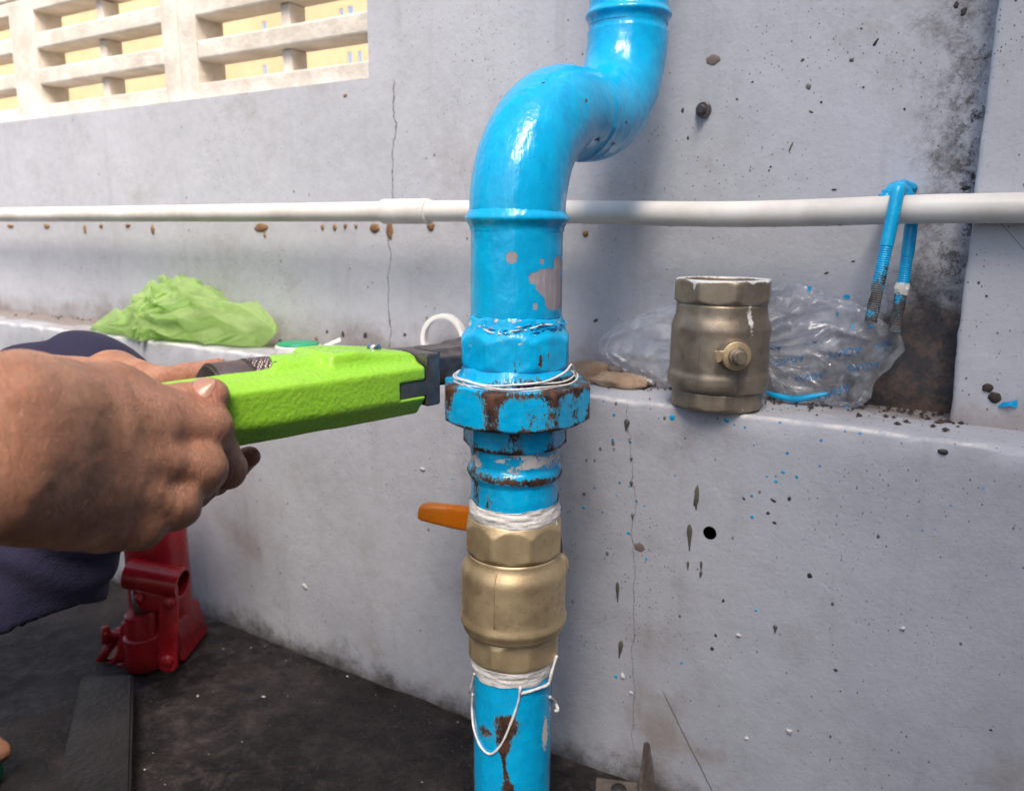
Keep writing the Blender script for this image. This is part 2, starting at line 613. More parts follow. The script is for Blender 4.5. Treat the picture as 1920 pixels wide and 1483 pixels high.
    return t.p(col=c, rough=t.rng(fine, 0.2, 0.8, 0.55, 0.75), normal=nrm, spec=0.3)


def m_simple(name, a, b, rough=0.5, sc=60, metal=0.0, bump=0.2, bd=0.001, bsc=150, coat=0.0, spec=0.5, detail=5):
    t = NT(name)
    nz = t.noise(sc, detail, 0.6)
    c = t.mix(t.rng(nz, 0.3, 0.7), a, b)
    nrm = t.bump(t.noise(bsc, 4, 0.6), bump, bd)
    rr = t.rng(t.noise(sc * 2.3, 3), 0.3, 0.7, rough * 0.85, min(1, rough * 1.2))
    return t.p(col=c, rough=rr, metal=metal, normal=nrm, coat=coat, spec=spec)


def m_ground():
    t = NT('oily_concrete')
    n1 = t.noise(8, 7, 0.72)
    n2 = t.noise(38, 6, 0.72)
    n3 = t.noise(230, 4, 0.7)
    c = t.mix(t.rng(n1, 0.35, 0.68), (0.005, 0.0045, 0.005), (0.030, 0.024, 0.023))
    c = t.mix(t.math('MULTIPLY', t.rng(n2, 0.45, 0.72), t.rng(t.noise(4, 4), 0.40, 0.62, 0.15, 1.0)), c, (0.068, 0.055, 0.052))
    c = t.mix(t.math('MULTIPLY', t.rng(n3, 0.55, 0.75), 0.5), c, (0.070, 0.062, 0.060))
    fl = t.math('MULTIPLY', t.rng(t.vor(150), 0.10, 0.05), t.rng(t.noise(13, 3), 0.5, 0.65))
    c = t.mix(t.math('MULTIPLY', fl, 0.8), c, (0.42, 0.42, 0.44))
    h = t.math('ADD', t.math('MULTIPLY', n2, 1.0), t.math('MULTIPLY', n3, 0.5))
    return t.p(col=c, rough=t.rng(n2, 0.3, 0.75, 0.38, 0.85), normal=t.bump(h, 0.7, 0.004), spec=0.35)


def m_brass(name, a, b, rough, grime):
    t = NT(name)
    nz = t.noise(70, 6, 0.65)
    nf = t.noise(900, 2, 0.6)
    c = t.mix(t.rng(nz, 0.3, 0.7), a, b)
    r_, g_, b_ = attr(t)
    st = t.rng(t.noise(1, 5, 0.7, vec=t.map((95, 95, 14))), 0.52, 0.72)
    c = t.mix(t.math('MULTIPLY', st, grime), c, (0.07, 0.055, 0.045))
    j = t.math('SUBTRACT', t.noise(240, 5, 0.75), 0.5)
    mw = t.rng(t.math('ADD', b_, j), 0.46, 0.58)
    c = t.mix(mw, c, (0.68, 0.67, 0.68))
    fleck = t.math('MULTIPLY', t.rng(t.vor(260), 0.14, 0.08), t.rng(t.noise(30, 2), 0.5, 0.7))
    c = t.mix(t.math('MULTIPLY', fleck, grime), c, (0.6, 0.6, 0.62))
    mt = t.math('SUBTRACT', 0.72, t.math('MULTIPLY', t.math('MAXIMUM', mw, t.math('MULTIPLY', st, grime)), 0.7))
    nrm = t.bump(nf, 0.35, 0.0004)
    nrm = t.bump(nz, 0.15, 0.001, nrm)
    return t.p(col=c, rough=t.rng(nz, 0.25, 0.75, rough * 0.85, rough * 1.2), metal=mt, normal=nrm)


def m_skin():
    t = NT('skin')
    n1 = t.noise(38, 4, 0.6)
    n2 = t.noise(160, 4, 0.6)
    c = t.mix(t.rng(n1, 0.3, 0.72), (0.385, 0.172, 0.098), (0.55, 0.275, 0.170))
    c = t.mix(t.math('MULTIPLY', t.rng(n2, 0.5, 0.8), 0.25), c, (0.40, 0.16, 0.115))
    r_, g_, b_ = attr(t)                                   # r knuckle skin, g reddish, b nail
    c = t.mix(t.math('MULTIPLY', r_, 0.45), c, (0.17, 0.075, 0.05))
    c = t.mix(t.math('MULTIPLY', g_, 0.55), c, (0.46, 0.165, 0.12))
    c = t.mix(b_, c, (0.52, 0.29, 0.225))
    v1 = t.map(rot=(0, 0, R(-46)))                               # along the hand
    la = t.noise(1, 3, 0.6, vec=t.map((560, 120, 120), vec=v1), dist=0.25)
    lb = t.noise(1, 3, 0.6, vec=t.map((420, 120, 420), vec=t.map(rot=(0, R(48), 0), vec=v1)), dist=0.25)
    ca = t.rng(t.math('ABSOLUTE', t.math('SUBTRACT', la, 0.5)), 0.0, 0.055)
    cb_ = t.rng(t.math('ABSOLUTE', t.math('SUBTRACT', lb, 0.5)), 0.0, 0.045)
    kw = t.math('SINE', t.math('ADD', t.math('MULTIPLY', t.sep(v1)[0], 1750.0), t.math('MULTIPLY', t.noise(120, 2), 16.0)))
    h = t.math('ADD', t.math('MULTIPLY', ca, 0.55), t.math('MULTIPLY', cb_, 0.45))
    h = t.math('ADD', h, t.math('MULTIPLY', t.math('MULTIPLY', kw, r_), 0.45))
    h = t.math('ADD', h, t.math('MULTIPLY', n2, 0.9))
    c = t.mix(t.math('MULTIPLY', t.math('SUBTRACT', 1.0, t.math('MULTIPLY', ca, cb_)), 0.16), c, (0.24, 0.095, 0.06))
    h = t.math('MULTIPLY', h, t.math('SUBTRACT', 1.0, b_))
    h = t.math('MULTIPLY', h, t.math('ADD', 0.75, t.math('MULTIPLY', r_, 0.9)))
    nrm = t.bump(h, 0.65, 0.0011)
    rr = t.math('SUBTRACT', t.rng(n2, 0.2, 0.8, 0.36, 0.50), t.math('MULTIPLY', b_, 0.20))
    t.b.inputs['Subsurface Radius'].default_value = (1.0, 0.35, 0.2)
    t.b.inputs['Subsurface Scale'].default_value = 0.0022
    return t.p(col=c, rough=rr, normal=nrm, sss=0.28, spec=0.45)


def m_cloth(name, a, b, sc=1500):
    t = NT(name)
    c = t.mix(t.noise(14, 5, 0.6), a, b)
    wv = t.math('MULTIPLY', t.math('SINE', t.math('MULTIPLY', t.sep()[0], sc)), t.math('SINE', t.math('MULTIPLY', t.sep()[2], sc)))
    nrm = t.bump(wv, 0.18, 0.0004)
    nrm = t.bump(t.noise(26, 4, 0.55), 0.55, 0.006, nrm)
    t.b.inputs['Sheen Weight'].default_value = 0.04
    return t.p(col=c, rough=0.85, normal=nrm, spec=0.2)


def m_film(name, col, alpha0, alpha1, rough, sc=55, translucent=None):
    t = NT(name)
    nz = t.noise(sc, 5, 0.65, dist=0.8)
    rid = t.math('ABSOLUTE', t.math('SUBTRACT', nz, 0.5))
    rid2 = t.rng(rid, 0.03, 0.0)
    nrm = t.bump(t.math('ADD', t.math('MULTIPLY', rid, 3.0), t.noise(sc * 3.5, 3)), 0.6, 0.004)
    al = t.math('ADD', t.rng(nz, 0.3, 0.72, alpha0, alpha1), t.math('MULTIPLY', rid2, 0.12))
    fr = t.n('ShaderNodeLayerWeight'); fr.inputs[0].default_value = 0.28
    t.t.links.new(nrm, fr.inputs['Normal'])
    al = t.math('MINIMUM', 1.0, t.math('ADD', al, t.math('MULTIPLY', fr.outputs['Facing'], 0.30)))
    if translucent:
        t.p(col=t.mix(nz, col, translucent), rough=rough, normal=nrm, alpha=al)
        tr = t.n('ShaderNodeBsdfTranslucent'); t.set(tr.inputs[0], translucent)
        ms = t.n('ShaderNodeMixShader'); ms.inputs[0].default_value = 0.5
        t.t.links.new(t.b.outputs[0], ms.inputs[1]); t.t.links.new(tr.outputs[0], ms.inputs[2])
        t.t.links.new(ms.outputs[0], t.out.inputs[0])
        return t.m
    return t.p(col=col, rough=rough, normal=nrm, alpha=al, spec=0.7)


def m_clear():
    t = NT('clear_film')
    nz = t.noise(60, 5, 0.7, dist=0.6)
    nrm = t.bump(t.math('ADD', nz, t.math('MULTIPLY', t.noise(240, 3), 0.3)), 0.25, 0.002)
    tr = t.n('ShaderNodeBsdfTransparent'); tr.inputs[0].default_value = (0.97, 0.98, 1.0, 1)
    gl = t.n('ShaderNodeBsdfGlossy'); gl.inputs['Roughness'].default_value = 0.10
    gl.inputs[0].default_value = (0.95, 0.97, 1.0, 1)
    t.t.links.new(nrm, gl.inputs['Normal'])
    df = t.n('ShaderNodeBsdfDiffuse'); df.inputs[0].default_value = (0.72, 0.75, 0.80, 1)
    lw = t.n('ShaderNodeLayerWeight'); lw.inputs[0].default_value = 0.35
    t.t.links.new(nrm, lw.inputs['Normal'])
    m1 = t.n('ShaderNodeMixShader'); m2 = t.n('ShaderNodeMixShader')
    t.set(m1.inputs[0], t.rng(nz, 0.36, 0.70, 0.05, 0.26))
    t.t.links.new(tr.outputs[0], m1.inputs[1]); t.t.links.new(df.outputs[0], m1.inputs[2])
    t.set(m2.inputs[0], t.math('ADD', 0.035, t.math('MULTIPLY', t.math('POWER', lw.outputs['Facing'], 2.5), 0.55)))
    t.t.links.new(m1.outputs[0], m2.inputs[1]); t.t.links.new(gl.outputs[0], m2.inputs[2])
    t.t.links.new(m2.outputs[0], t.out.inputs[0])
    return t.m


def m_water():
    t = NT('water')
    tr = t.n('ShaderNodeBsdfTransparent'); tr.inputs[0].default_value = (0.93, 0.93, 0.93, 1)
    gl = t.n('ShaderNodeBsdfGlossy'); gl.inputs['Roughness'].default_value = 0.05
    lw = t.n('ShaderNodeLayerWeight'); lw.inputs[0].default_value = 0.3
    mx = t.n('ShaderNodeMixShader')
    t.set(mx.inputs[0], t.math('ADD', 0.04, t.math('MULTIPLY', t.math('POWER', lw.outputs['Facing'], 3.0), 0.35)))
    t.t.links.new(tr.outputs[0], mx.inputs[1]); t.t.links.new(gl.outputs[0], mx.inputs[2])
    t.t.links.new(mx.outputs[0], t.out.inputs[0])
    return t.m


MAT = dict(
    blue=m_blue_paint(),
    blue_bolt=m_blue_paint('blue_bolt_paint', 0.3, ((0.055, 0.05, 0.05), (0.16, 0.15, 0.145))),
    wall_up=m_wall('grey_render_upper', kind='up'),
    wall_low=m_wall('grey_render_lower', (0.395, 0.412, 0.466), kind='low'),
    wall_pil=m_wall('grey_render_pilaster', (0.46, 0.472, 0.52), kind='pil'),
    block=m_simple('weathered_vent_block', (0.58, 0.53, 0.47), (0.76, 0.72, 0.67), 0.8, 25, bump=0.4, bd=0.003),
    room=m_simple('ochre_room', (0.70, 0.56, 0.36), (0.80, 0.66, 0.45), 0.8, 8),
    ground=m_ground(),
    pvc=m_simple('white_pvc', (0.56, 0.53, 0.49), (0.80, 0.78, 0.76), 0.36, 11, bump=0.15, detail=9),
    tape=m_simple('thread_tape', (0.70, 0.68, 0.66), (0.86, 0.85, 0.84), 0.42, 120, bump=0.6, bd=0.0015, bsc=260),
    brass=m_brass('new_brass', (0.55, 0.42, 0.245), (0.66, 0.52, 0.32), 0.46, 0.08),
    brass_old=m_brass('old_brass', (0.265, 0.220, 0.168), (0.36, 0.305, 0.24), 0.45, 0.50),
    orange=m_simple('orange_plastic', (0.88, 0.22, 0.008), (0.93, 0.26, 0.012), 0.28, 30, bump=0.12),
    steel=m_simple('dark_steel', (0.10, 0.088, 0.092), (0.21, 0.185, 0.19), 0.42, 45, metal=0.75, bump=0.3),
    knurl=m_simple('knurled_steel', (0.16, 0.125, 0.125), (0.27, 0.21, 0.205), 0.42, 60, metal=0.8, bump=0.3),
    bright=m_simple('bright_steel', (0.42, 0.42, 0.44), (0.6, 0.6, 0.62), 0.25, 40, metal=1.0, bump=0.1),
    skin=m_skin(),
    navy=m_cloth('navy_cloth', (0.014, 0.014, 0.036), (0.030, 0.028, 0.066)),
    shirt=m_cloth('green_cloth', (0.10, 0.30, 0.03), (0.15, 0.38, 0.05)),
    hair=m_simple('black_hair', (0.008, 0.007, 0.006), (0.02, 0.017, 0.015), 0.45, 200, bump=0.6),
    red=m_simple('red_enamel', (0.26, 0.008, 0.014), (0.42, 0.014, 0.024), 0.28, 26, bump=0.35, bd=0.002, bsc=70),
    green_rubber=m_simple('green_rubber', (0.004, 0.13, 0.075), (0.008, 0.18, 0.10), 0.6, 40),
    wood=m_simple('black_plank', (0.006, 0.0055, 0.006), (0.016, 0.013, 0.014), 0.45, 14, bump=0.5, bd=0.003),
    bracket=m_simple('rusty_bracket', (0.13, 0.10, 0.085), (0.27, 0.23, 0.21), 0.5, 40, metal=0.4, bump=0.4),
    stone=m_simple('tan_rubble', (0.27, 0.185, 0.125), (0.42, 0.31, 0.225), 0.85, 35, bump=0.6, bd=0.004),
    soil=m_simple('dark_soil', (0.022, 0.016, 0.013), (0.075, 0.052, 0.040), 0.9, 90, bump=0.8, bd=0.004),
    mud=m_simple('brown_mud', (0.15, 0.085, 0.040), (0.27, 0.165, 0.085), 0.85, 120, bump=0.7, bd=0.002),
    drip=m_simple('grey_green_drip', (0.055, 0.060, 0.048), (0.115, 0.110, 0.088), 0.4, 90, bump=0.2),
    black=m_simple('black_spot', (0.018, 0.017, 0.017), (0.045, 0.04, 0.038), 0.6, 120),
    patch=m_simple('brown_patch', (0.13, 0.10, 0.095), (0.21, 0.17, 0.155), 0.7, 120),
    olive=m_simple('olive_spot', (0.06, 0.085, 0.055), (0.10, 0.12, 0.085), 0.6, 120),
    chip=m_simple('blue_chip', (0.002, 0.30, 0.62), (0.004, 0.40, 0.74), 0.35, 60),
    white_chip=m_simple('white_chip', (0.40, 0.40, 0.41), (0.58, 0.58, 0.60), 0.5, 60),
    spool=m_simple('white_plastic', (0.70, 0.70, 0.70), (0.82, 0.82, 0.82), 0.35, 40, bump=0.1),
    lid=m_simple('green_plastic', (0.01, 0.26, 0.12), (0.02, 0.34, 0.17), 0.35, 40, bump=0.1),
    ink=m_simple('blue_ink', (0.01, 0.17, 0.42), (0.02, 0.24, 0.52), 0.4, 60),
    film=m_clear(),
    green_film=m_film('green_film', (0.46, 0.63, 0.25), 0.28, 0.60, 0.13, sc=40, translucent=(0.66, 0.86, 0.42)),
    water=m_water(),
)


def m_lime():
    t = NT('lime_hammered_paint')
    c = t.mix(t.noise(30, 4), (0.275, 0.61, 0.030), (0.340, 0.69, 0.050))
    d = t.rng(t.noise(110, 6, 0.75), 0.64, 0.74)
    c = t.mix(t.math('MULTIPLY', d, 0.45), c, (0.12, 0.26, 0.02))
    chip = t.math('MULTIPLY', t.rng(t.vor(75), 0.12, 0.07), t.rng(t.noise(24, 3), 0.54, 0.66))
    c = t.mix(t.math('MULTIPLY', chip, 0.8), c, (0.05, 0.07, 0.03))
    o = t.noise(330, 2, 0.5)
    nrm = t.bump(o, 0.50, 0.0012)
    return t.p(col=c, rough=t.rng(o, 0.3, 0.7, 0.26, 0.40), normal=nrm)


MAT['lime'] = m_lime()


def m_red():
    t = NT('worn_red_enamel')
    n_ = t.noise(30, 5, 0.65)
    c = t.mix(t.rng(n_, 0.3, 0.7), (0.27, 0.008, 0.014), (0.44, 0.014, 0.024))
    ch = t.rng(t.noise(85, 7, 0.78), 0.60, 0.66)
    c = t.mix(ch, c, (0.035, 0.02, 0.018))
    c = t.mix(t.math('MULTIPLY', t.rng(t.noise(14, 4), 0.52, 0.7), 0.55), c, (0.05, 0.018, 0.016))
    h = t.math('ADD', t.math('MULTIPLY', ch, -0.8), t.noise(70, 4))
    return t.p(col=c, rough=t.math('ADD', 0.24, t.math('MULTIPLY', ch, 0.4)), normal=t.bump(h, 0.4, 0.0018))


MAT['red'] = m_red()

# ================================================================== GROUND
gx = np.concatenate([np.linspace(-60, -1.6, 14), np.linspace(-1.5, 1.0, 160), np.linspace(1.1, 60, 14)])
gy = np.concatenate([np.linspace(-60, -0.3, 14), np.linspace(-0.2, 1.7, 130), np.linspace(1.8, 60, 14)])
G = np.stack(np.meshgrid(gx, gy, indexing='xy'), -1)
Gp = np.concatenate([G, np.zeros(G.shape[:2] + (1,))], -1).reshape(-1, 3)
near_ = (np.abs(Gp[:, 0]) < 1.6) & (np.abs(Gp[:, 1]) < 1.8)
Gp[:, 2] = np.where(near_, (fbm(Gp, 14, 4, 3) - 0.62) * 0.010, -0.002)
ground = mesh('ground', Gp, grid_faces(len(gy), len(gx), wrap=False), MAT['ground'])
ground['kind'] = 'structure'

# ================================================================== WALL
wall = thing('rendered_wall', 'grey rendered house wall with a ledge, pilaster and vent blocks', 'wall',
             (0, 0, 0), -(math.pi / 2 - TH))


def panel(name, n0, n1, ulims, zlims, holes, mat, parent):
    """slab parallel to the wall between n0 and n1 with rectangular holes (u0,u1,z0,z1)"""
    us = sorted({ulims[0], ulims[1], *[k for h in holes for k in h[:2]]})
    zs = sorted({zlims[0], zlims[1], *[k for h in holes for k in h[2:]]})
    V, Fc, key = [], [], {}

    def vid(u, n, z):
        k = (round(u, 5), round(n, 5), round(z, 5))
        if k not in key:
            key[k] = len(V); V.append(k)
        return key[k]

    def solid(i, j):
        if not (0 <= i < len(us) - 1 and 0 <= j < len(zs) - 1): return False
        cu, cz = (us[i] + us[i + 1]) / 2, (zs[j] + zs[j + 1]) / 2
        return not any(h[0] < cu < h[1] and h[2] < cz < h[3] for h in holes)
    for i in range(len(us) - 1):
        for j in range(len(zs) - 1):
            if not solid(i, j): continue
            a, b, c, d = us[i], us[i + 1], zs[j], zs[j + 1]
            Fc.append((vid(a, n0, c), vid(b, n0, c), vid(b, n0, d), vid(a, n0, d)))
            Fc.append((vid(a, n1, c), vid(a, n1, d), vid(b, n1, d), vid(b, n1, c)))
            if not solid(i - 1, j): Fc.append((vid(a, n0, c), vid(a, n0, d), vid(a, n1, d), vid(a, n1, c)))
            if not solid(i + 1, j): Fc.append((vid(b, n0, c), vid(b, n1, c), vid(b, n1, d), vid(b, n0, d)))
            if not solid(i, j - 1): Fc.append((vid(a, n0, c), vid(a, n1, c), vid(b, n1, c), vid(b, n0, c)))
            if not solid(i, j + 1): Fc.append((vid(a, n0, d), vid(b, n0, d), vid(b, n1, d), vid(a, n1, d)))
    return mesh(name, V, Fc, mat, parent, smooth=False, local=True)


U_EDGE = -0.645
Z_VENT = H + 0.170
BW, BH = 0.385, 0.183
NCOL, NROW = 3, 2
V_L = U_EDGE - 0.035 - 0 - (NCOL * BW - 0.07)           # left limit of the opening
V_L = U_EDGE + 0.035 - NCOL * BW + 0.0
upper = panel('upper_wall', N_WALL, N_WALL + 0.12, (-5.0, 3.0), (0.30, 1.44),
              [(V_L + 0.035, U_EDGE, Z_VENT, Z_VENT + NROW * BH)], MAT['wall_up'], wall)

# plinth with its ledge; hole drilled in its face
bm = bmesh.new()
ul = np.concatenate([np.linspace(-5, -1.5, 6), np.linspace(-1.45, 0.35, 240), np.linspace(0.5, 3, 4)])
prof = [(N_WALL + 0.12, -0.06), (N_LOW, -0.06)] + [(N_LOW, z) for z in np.linspace(0, Z_LEDGE - 0.0035, 26)] + \
       [(N_LOW + 0.0003, Z_LEDGE - 0.0018), (N_LOW + 0.001, Z_LEDGE - 0.0006), (N_LOW + 0.0024, Z_LEDGE)] + \
       [(n, Z_LEDGE) for n in np.linspace(N_LOW + 0.012, N_WALL, 12)] + [(N_WALL + 0.12, Z_LEDGE)]
Vp = np.array([[u, n, z] for u in ul for (n, z) in prof])
nz = fbm(Vp, 25, 4, 9) - 0.5
edge = np.exp(-((Vp[:, 1] - N_LOW) / 0.006) ** 2) * np.exp(-((Vp[:, 2] - Z_LEDGE) / 0.006) ** 2)
inner = (np.abs(Vp[:, 0]) < 1.6) & (Vp[:, 1] < N_WALL)
Vp[:, 1] += np.where(inner & (Vp[:, 2] > 0), edge * (fbm(Vp, 70, 3, 4) - 0.35) * 0.006 + nz * 0.0018 * (Vp[:, 2] < Z_LEDGE - 0.002), 0)
Vp[:, 2] += np.where(inner & (Vp[:, 2] > Z_LEDGE - 0.02), -edge * np.clip(fbm(Vp, 60, 3, 8) - 0.45, 0, 1) * 0.012
                     + nz * 0.003 * (Vp[:, 1] > N_LOW + 0.004), 0)
Fp = grid_faces(len(ul), len(prof), wrap=False)
Fp.append(tuple(range(len(prof)))); Fp.append(tuple(range((len(ul) - 1) * len(prof), len(ul) * len(prof)))[::-1])
plinth = mesh('plinth', Vp, Fp, MAT['wall_low'], wall, smooth=True, local=True)
# drilled hole: a dark sleeve let into the face, slightly proud of the face ring
hu, hz = on_n(1331, 999, N_LOW)


def bore(name, u, z, n, r, depth, parent, rim):
    th = np.arange(28) / 28 * 2 * math.pi
    rows = [(r * 1.12, 0.0012), (r * 1.05, -0.0004), (r * 0.98, -0.0004), (r * 0.93, 0.0025)]
    V = [[u + a * math.cos(t), n + b - 0.0006, z + a * math.sin(t)] for a, b in rows for t in th]
    return V, th


cut_bm = bmesh.new()
bmesh.ops.create_cone(cut_bm, cap_ends=True, segments=32, radius1=0.0058, radius2=0.0058, depth=0.09,
                      matrix=Matrix.Translation((hu, N_LOW, hz)) @ Matrix.Rotation(math.pi / 2, 4, 'X'))
cut = bm_obj('hole_cutter', cut_bm, None, wall, local=True)
md = plinth.modifiers.new('hole', 'BOOLEAN')
md.object = cut; md.operation = 'DIFFERENCE'; md.solver = 'EXACT'
dg = bpy.context.evaluated_depsgraph_get()
dg.update()
me2 = bpy.data.meshes.new_from_object(plinth.evaluated_get(dg))
plinth.modifiers.clear()
plinth.data = me2
bpy.data.objects.remove(cut)
for pl in me2.polygons: pl.use_smooth = True
flat_edges(plinth, 40)

# pilaster at the right
bm = bmesh.new()
zl = np.linspace(Z_LEDGE - 0.004, 1.4, 130)
pr = [(-0.030, N_WALL + 0.02), (-0.030, N_PIL + 0.004), (-0.0288, N_PIL + 0.0012), (-0.026, N_PIL)] + \
     [(u, N_PIL) for u in np.linspace(-0.015, 0.74, 30)] + [(0.74, N_WALL + 0.02)]
Vq = np.array([[u, n, z] for z in zl for (u, n) in pr])
msk = np.exp(-((Vq[:, 0] + 0.03) / 0.008) ** 2)
Vq[:, 0] += msk * (fbm(Vq, 45, 4, 12) - 0.5) * 0.006
Vq[:, 1] += np.where(Vq[:, 1] < N_WALL, (fbm(Vq, 20, 3, 13) - 0.5) * 0.003, 0)
pil = mesh('pilaster', Vq, grid_faces(len(zl), len(pr), wrap=False, flip=True), MAT['wall_pil'], wall, smooth=True, local=True)
flat_edges(pil, 50)

# unseen wall added to the right, only to shade this side of the scene
panel('added_shade_wall', -1.6, N_PIL - 0.002, (0.75, 0.90), (0.0, 2.90), [], MAT['wall_pil'], wall)


# vent blocks
n0, n1 = N_WALL + 0.014, N_WALL + 0.062
for ci in range(NCOL):
    for ri in range(NROW):
        u1 = U_EDGE + 0.035 - ci * BW; u0 = u1 - BW
        z0 = Z_VENT + ri * BH
        bm = bmesh.new()
        fw = 0.035
        box_bm(bm, (u0 + 0.001, n0, z0 + 0.001), (u0 + fw, n1, z0 + BH - 0.001), 0.002)
        if ci > 0:
            box_bm(bm, (u1 - fw, n0, z0 + 0.001), (u1 - 0.001, n1, z0 + BH - 0.001), 0.002)
        box_bm(bm, (u0 + fw + 0.0005, n0 + 0.0005, z0 + 0.001), (u1 - fw - 0.0005, n1, z0 + 0.0225), 0.002)
        box_bm(bm, (u0 + fw + 0.0005, n0 + 0.0005, z0 + BH - 0.0215), (u1 - fw - 0.0005, n1, z0 + BH - 0.001), 0.002)
        blk = bm_obj('vent_block', bm, MAT['block'], wall, local=True)
        for k in range(2):
            zz = z0 + 0.0225 + 0.0295 + k * 0.0535
            box('slat', (u0 + fw + 0.0005, n0 + 0.001, zz), (u1 - fw - 0.0005, n1 - 0.004, zz + 0.0245), MAT['block'], blk, 0.003, local=True)
        um = (u0 + u1) / 2
        for k in range(3):
            zz = z0 + 0.0225 + k * 0.0535
            box('divider', (um - 0.008, n0 + 0.012, zz + 0.0002), (um + 0.008, n1 - 0.008, zz + 0.0293), MAT['block'], blk, 0.002, local=True)

# the room behind the vents: side walls, floor and a far wall with gaps to the daylight
NB = 1.55
holes = []
for (a, b, w_, h_) in ((640, 27, 12, 22), (657, 22, 16, 22), (497, 132, 14, 24), (656, 110, 13, 26), (675, 108, 11, 26), (496, 50, 14, 22)):
    ha, hb = on_n(a, b, NB)
    d_ = 1.7 / F_PX
    holes.append((ha - w_ * d_ / 2, ha + w_ * d_ / 2, hb - h_ * d_ / 2, hb + h_ * d_ / 2))
panel('room_wall', NB, NB + 0.004, (-3.6, 0.6), (0.0, 2.0), holes, MAT['room'], wall)
box('room_wall', (0.6, N_WALL + 0.13, 0.0), (0.66, NB + 0.03, 2.0), MAT['room'], wall, local=True)
box('room_wall', (-3.66, N_WALL + 0.13, 0.0), (-3.6, NB + 0.03, 2.0), MAT['room'], wall, local=True)
box('room_floor', (-3.6, N_WALL + 0.13, 0.30), (0.6, NB - 0.002, 0.34), MAT['room'], wall, local=True)


# marks on the wall: thin drops, smears and spots with their own relief
def blot(name, px, py, w, h, mat, n=N_WALL, seed=0, rot=0.0, drip=False, thick=0.0012, tail=0.0):
    u, z = on_n(px, py, n)
    d = (CM[:3, 3] * 0 + ray(px, py)) @ EN
    sc = (n / d) / F_PX
    if not drip and w < 14: w, h = w * 0.8, h * 0.8
    uw = w * sc / 2 / max(0.35, abs(math.cos(R(31.7))))
    hh = h * sc / 2
    rs = np.random.default_rng(seed + int(px * 7 + py))
    m = 22
    ph = np.arange(m) / m * 2 * math.pi
    am = rs.uniform(-1, 1, 5); pa = rs.uniform(0, 6.28, 5)
    wob = 1 + (0.0 if drip else (0.05 if w > 14 else 0.13)) * sum(am[k] * np.cos((k + 2) * ph + pa[k]) for k in range(5))
    ring = np.stack([np.cos(ph) * wob, np.sin(ph) * wob], 1)
    if drip:                                            # round head above, thin tail below
        tt = (1 - ring[:, 1]) / 2
        sg = np.sign(np.cos(ph))
        hd = 0.30
        wd = np.where(tt < hd, np.sqrt(np.clip(1 - ((hd - tt) / hd) ** 2, 0, 1)), np.clip(1 - (tt - hd) * 1.35, 0.24, 1)) * np.where(tt > 0.985, 0.5, 1)
        ring[:, 0] = sg * wd
    cr, sr = math.cos(rot), math.sin(rot)
    V = []
    for k, (q, t_) in enumerate(((1.0, 0.0), (0.86, 0.7), (0.55, 1.0))):
        for a, b in ring * q:
            x_, z_ = a * uw, b * hh
            V.append([u + x_ * cr - z_ * sr, n + 0.0004 - thick * t_, z + x_ * sr + z_ * cr])
    V.append([u, n + 0.0004 - thick * 1.05, z])
    Fc = grid_faces(3, m)
    Fc += [(2 * m + i, 2 * m + (i + 1) % m, 3 * m) for i in range(m)]
    return mesh(name, V, Fc, mat, wall, True, local=True)


M_ = MAT
for i, (px, py, w, h) in enumerate(((1175, 797, 11, 26), (1293, 1008, 10, 58), (1158, 1110, 7, 44), (1163, 1217, 9, 40),
                                    (1290, 1060, 5, 20), (1315, 1062, 5, 26), (1314, 1077, 6, 16), (1186, 968, 5, 14),
                                    (1184, 907, 7, 13), (1454, 1180, 5, 18), (1452, 1175, 4, 9), (1184, 861, 6, 9))):
    blot('paint_drip', px, py, w, h, M_['drip'], N_LOW, i, rot=0.05 if i % 3 else -0.08, drip=True, thick=0.0016)
blot('paint_drip', 1306, 932, 11, 62, M_['drip'], N_LOW, 50, thick=0.0016)
for i, (px, py, w, h) in enumerate(((1199, 1026, 22, 20), (1095, 926, 9, 11), (1063, 1276, 32, 34), (1126, 842, 10, 11))):
    blot('brown_stain', px, py, w, h, M_['patch'], N_LOW, 60 + i, thick=0.0006)
for i, (px, py, w, h, q) in enumerate(((1180, 912, 8, 9, 0), (1157, 929, 7, 8, 0), (1178, 999, 8, 9, 0), (1094, 951, 7, 8, 0),
                                       (1260, 783, 12, 13, 0), (1362, 789, 12, 9, 0), (1468, 885, 9, 9, 0), (1455, 903, 8, 8, 0),
                                       (1410, 969, 8, 9, 0), (1438, 893, 7, 6, 0), (1155, 1268, 8, 11, 0), (1212, 1048, 6, 9, 0),
                                       (661, 847, 7, 7, 0), (848, 898, 7, 5, 0), (1417, 1144, 6, 6, 0), (1278, 1242, 7, 8, 0),
                                       (793, 879, 12, 7, 1), (1168, 1267, 8, 14, 1), (1385, 1190, 10, 8, 1), (1480, 1370, 12, 10, 1),
                                       (1400, 1383, 9, 10, 1), (572, 1099, 14, 8, 1), (1693, 1177, 11, 7, 1), (1184, 1298, 7, 7, 1),
                                       (1450, 938, 13, 7, 2), (1440, 962, 8, 8, 2), (1452, 980, 9, 8, 2), (1335, 1216, 9, 10, 2),
                                       (1342, 1191, 7, 8, 2), (1567, 1256, 8, 8, 2), (1858, 1368, 7, 6, 2), (1518, 1079, 11, 14, 2),
                                       (1275, 1155, 6, 9, 2), (1356, 1126, 7, 11, 2), (1395, 935, 7, 7, 2), (1480, 935, 9, 11, 2))):
    blot(('paint_splash', 'render_chip', 'dark_spot')[q], px, py, w, h, M_[('chip', 'white_chip', 'black')[q]], N_LOW, 80 + i,
         rot=random.uniform(-0.6, 0.6), thick=(0.0006, 0.0022, 0.0008)[q])
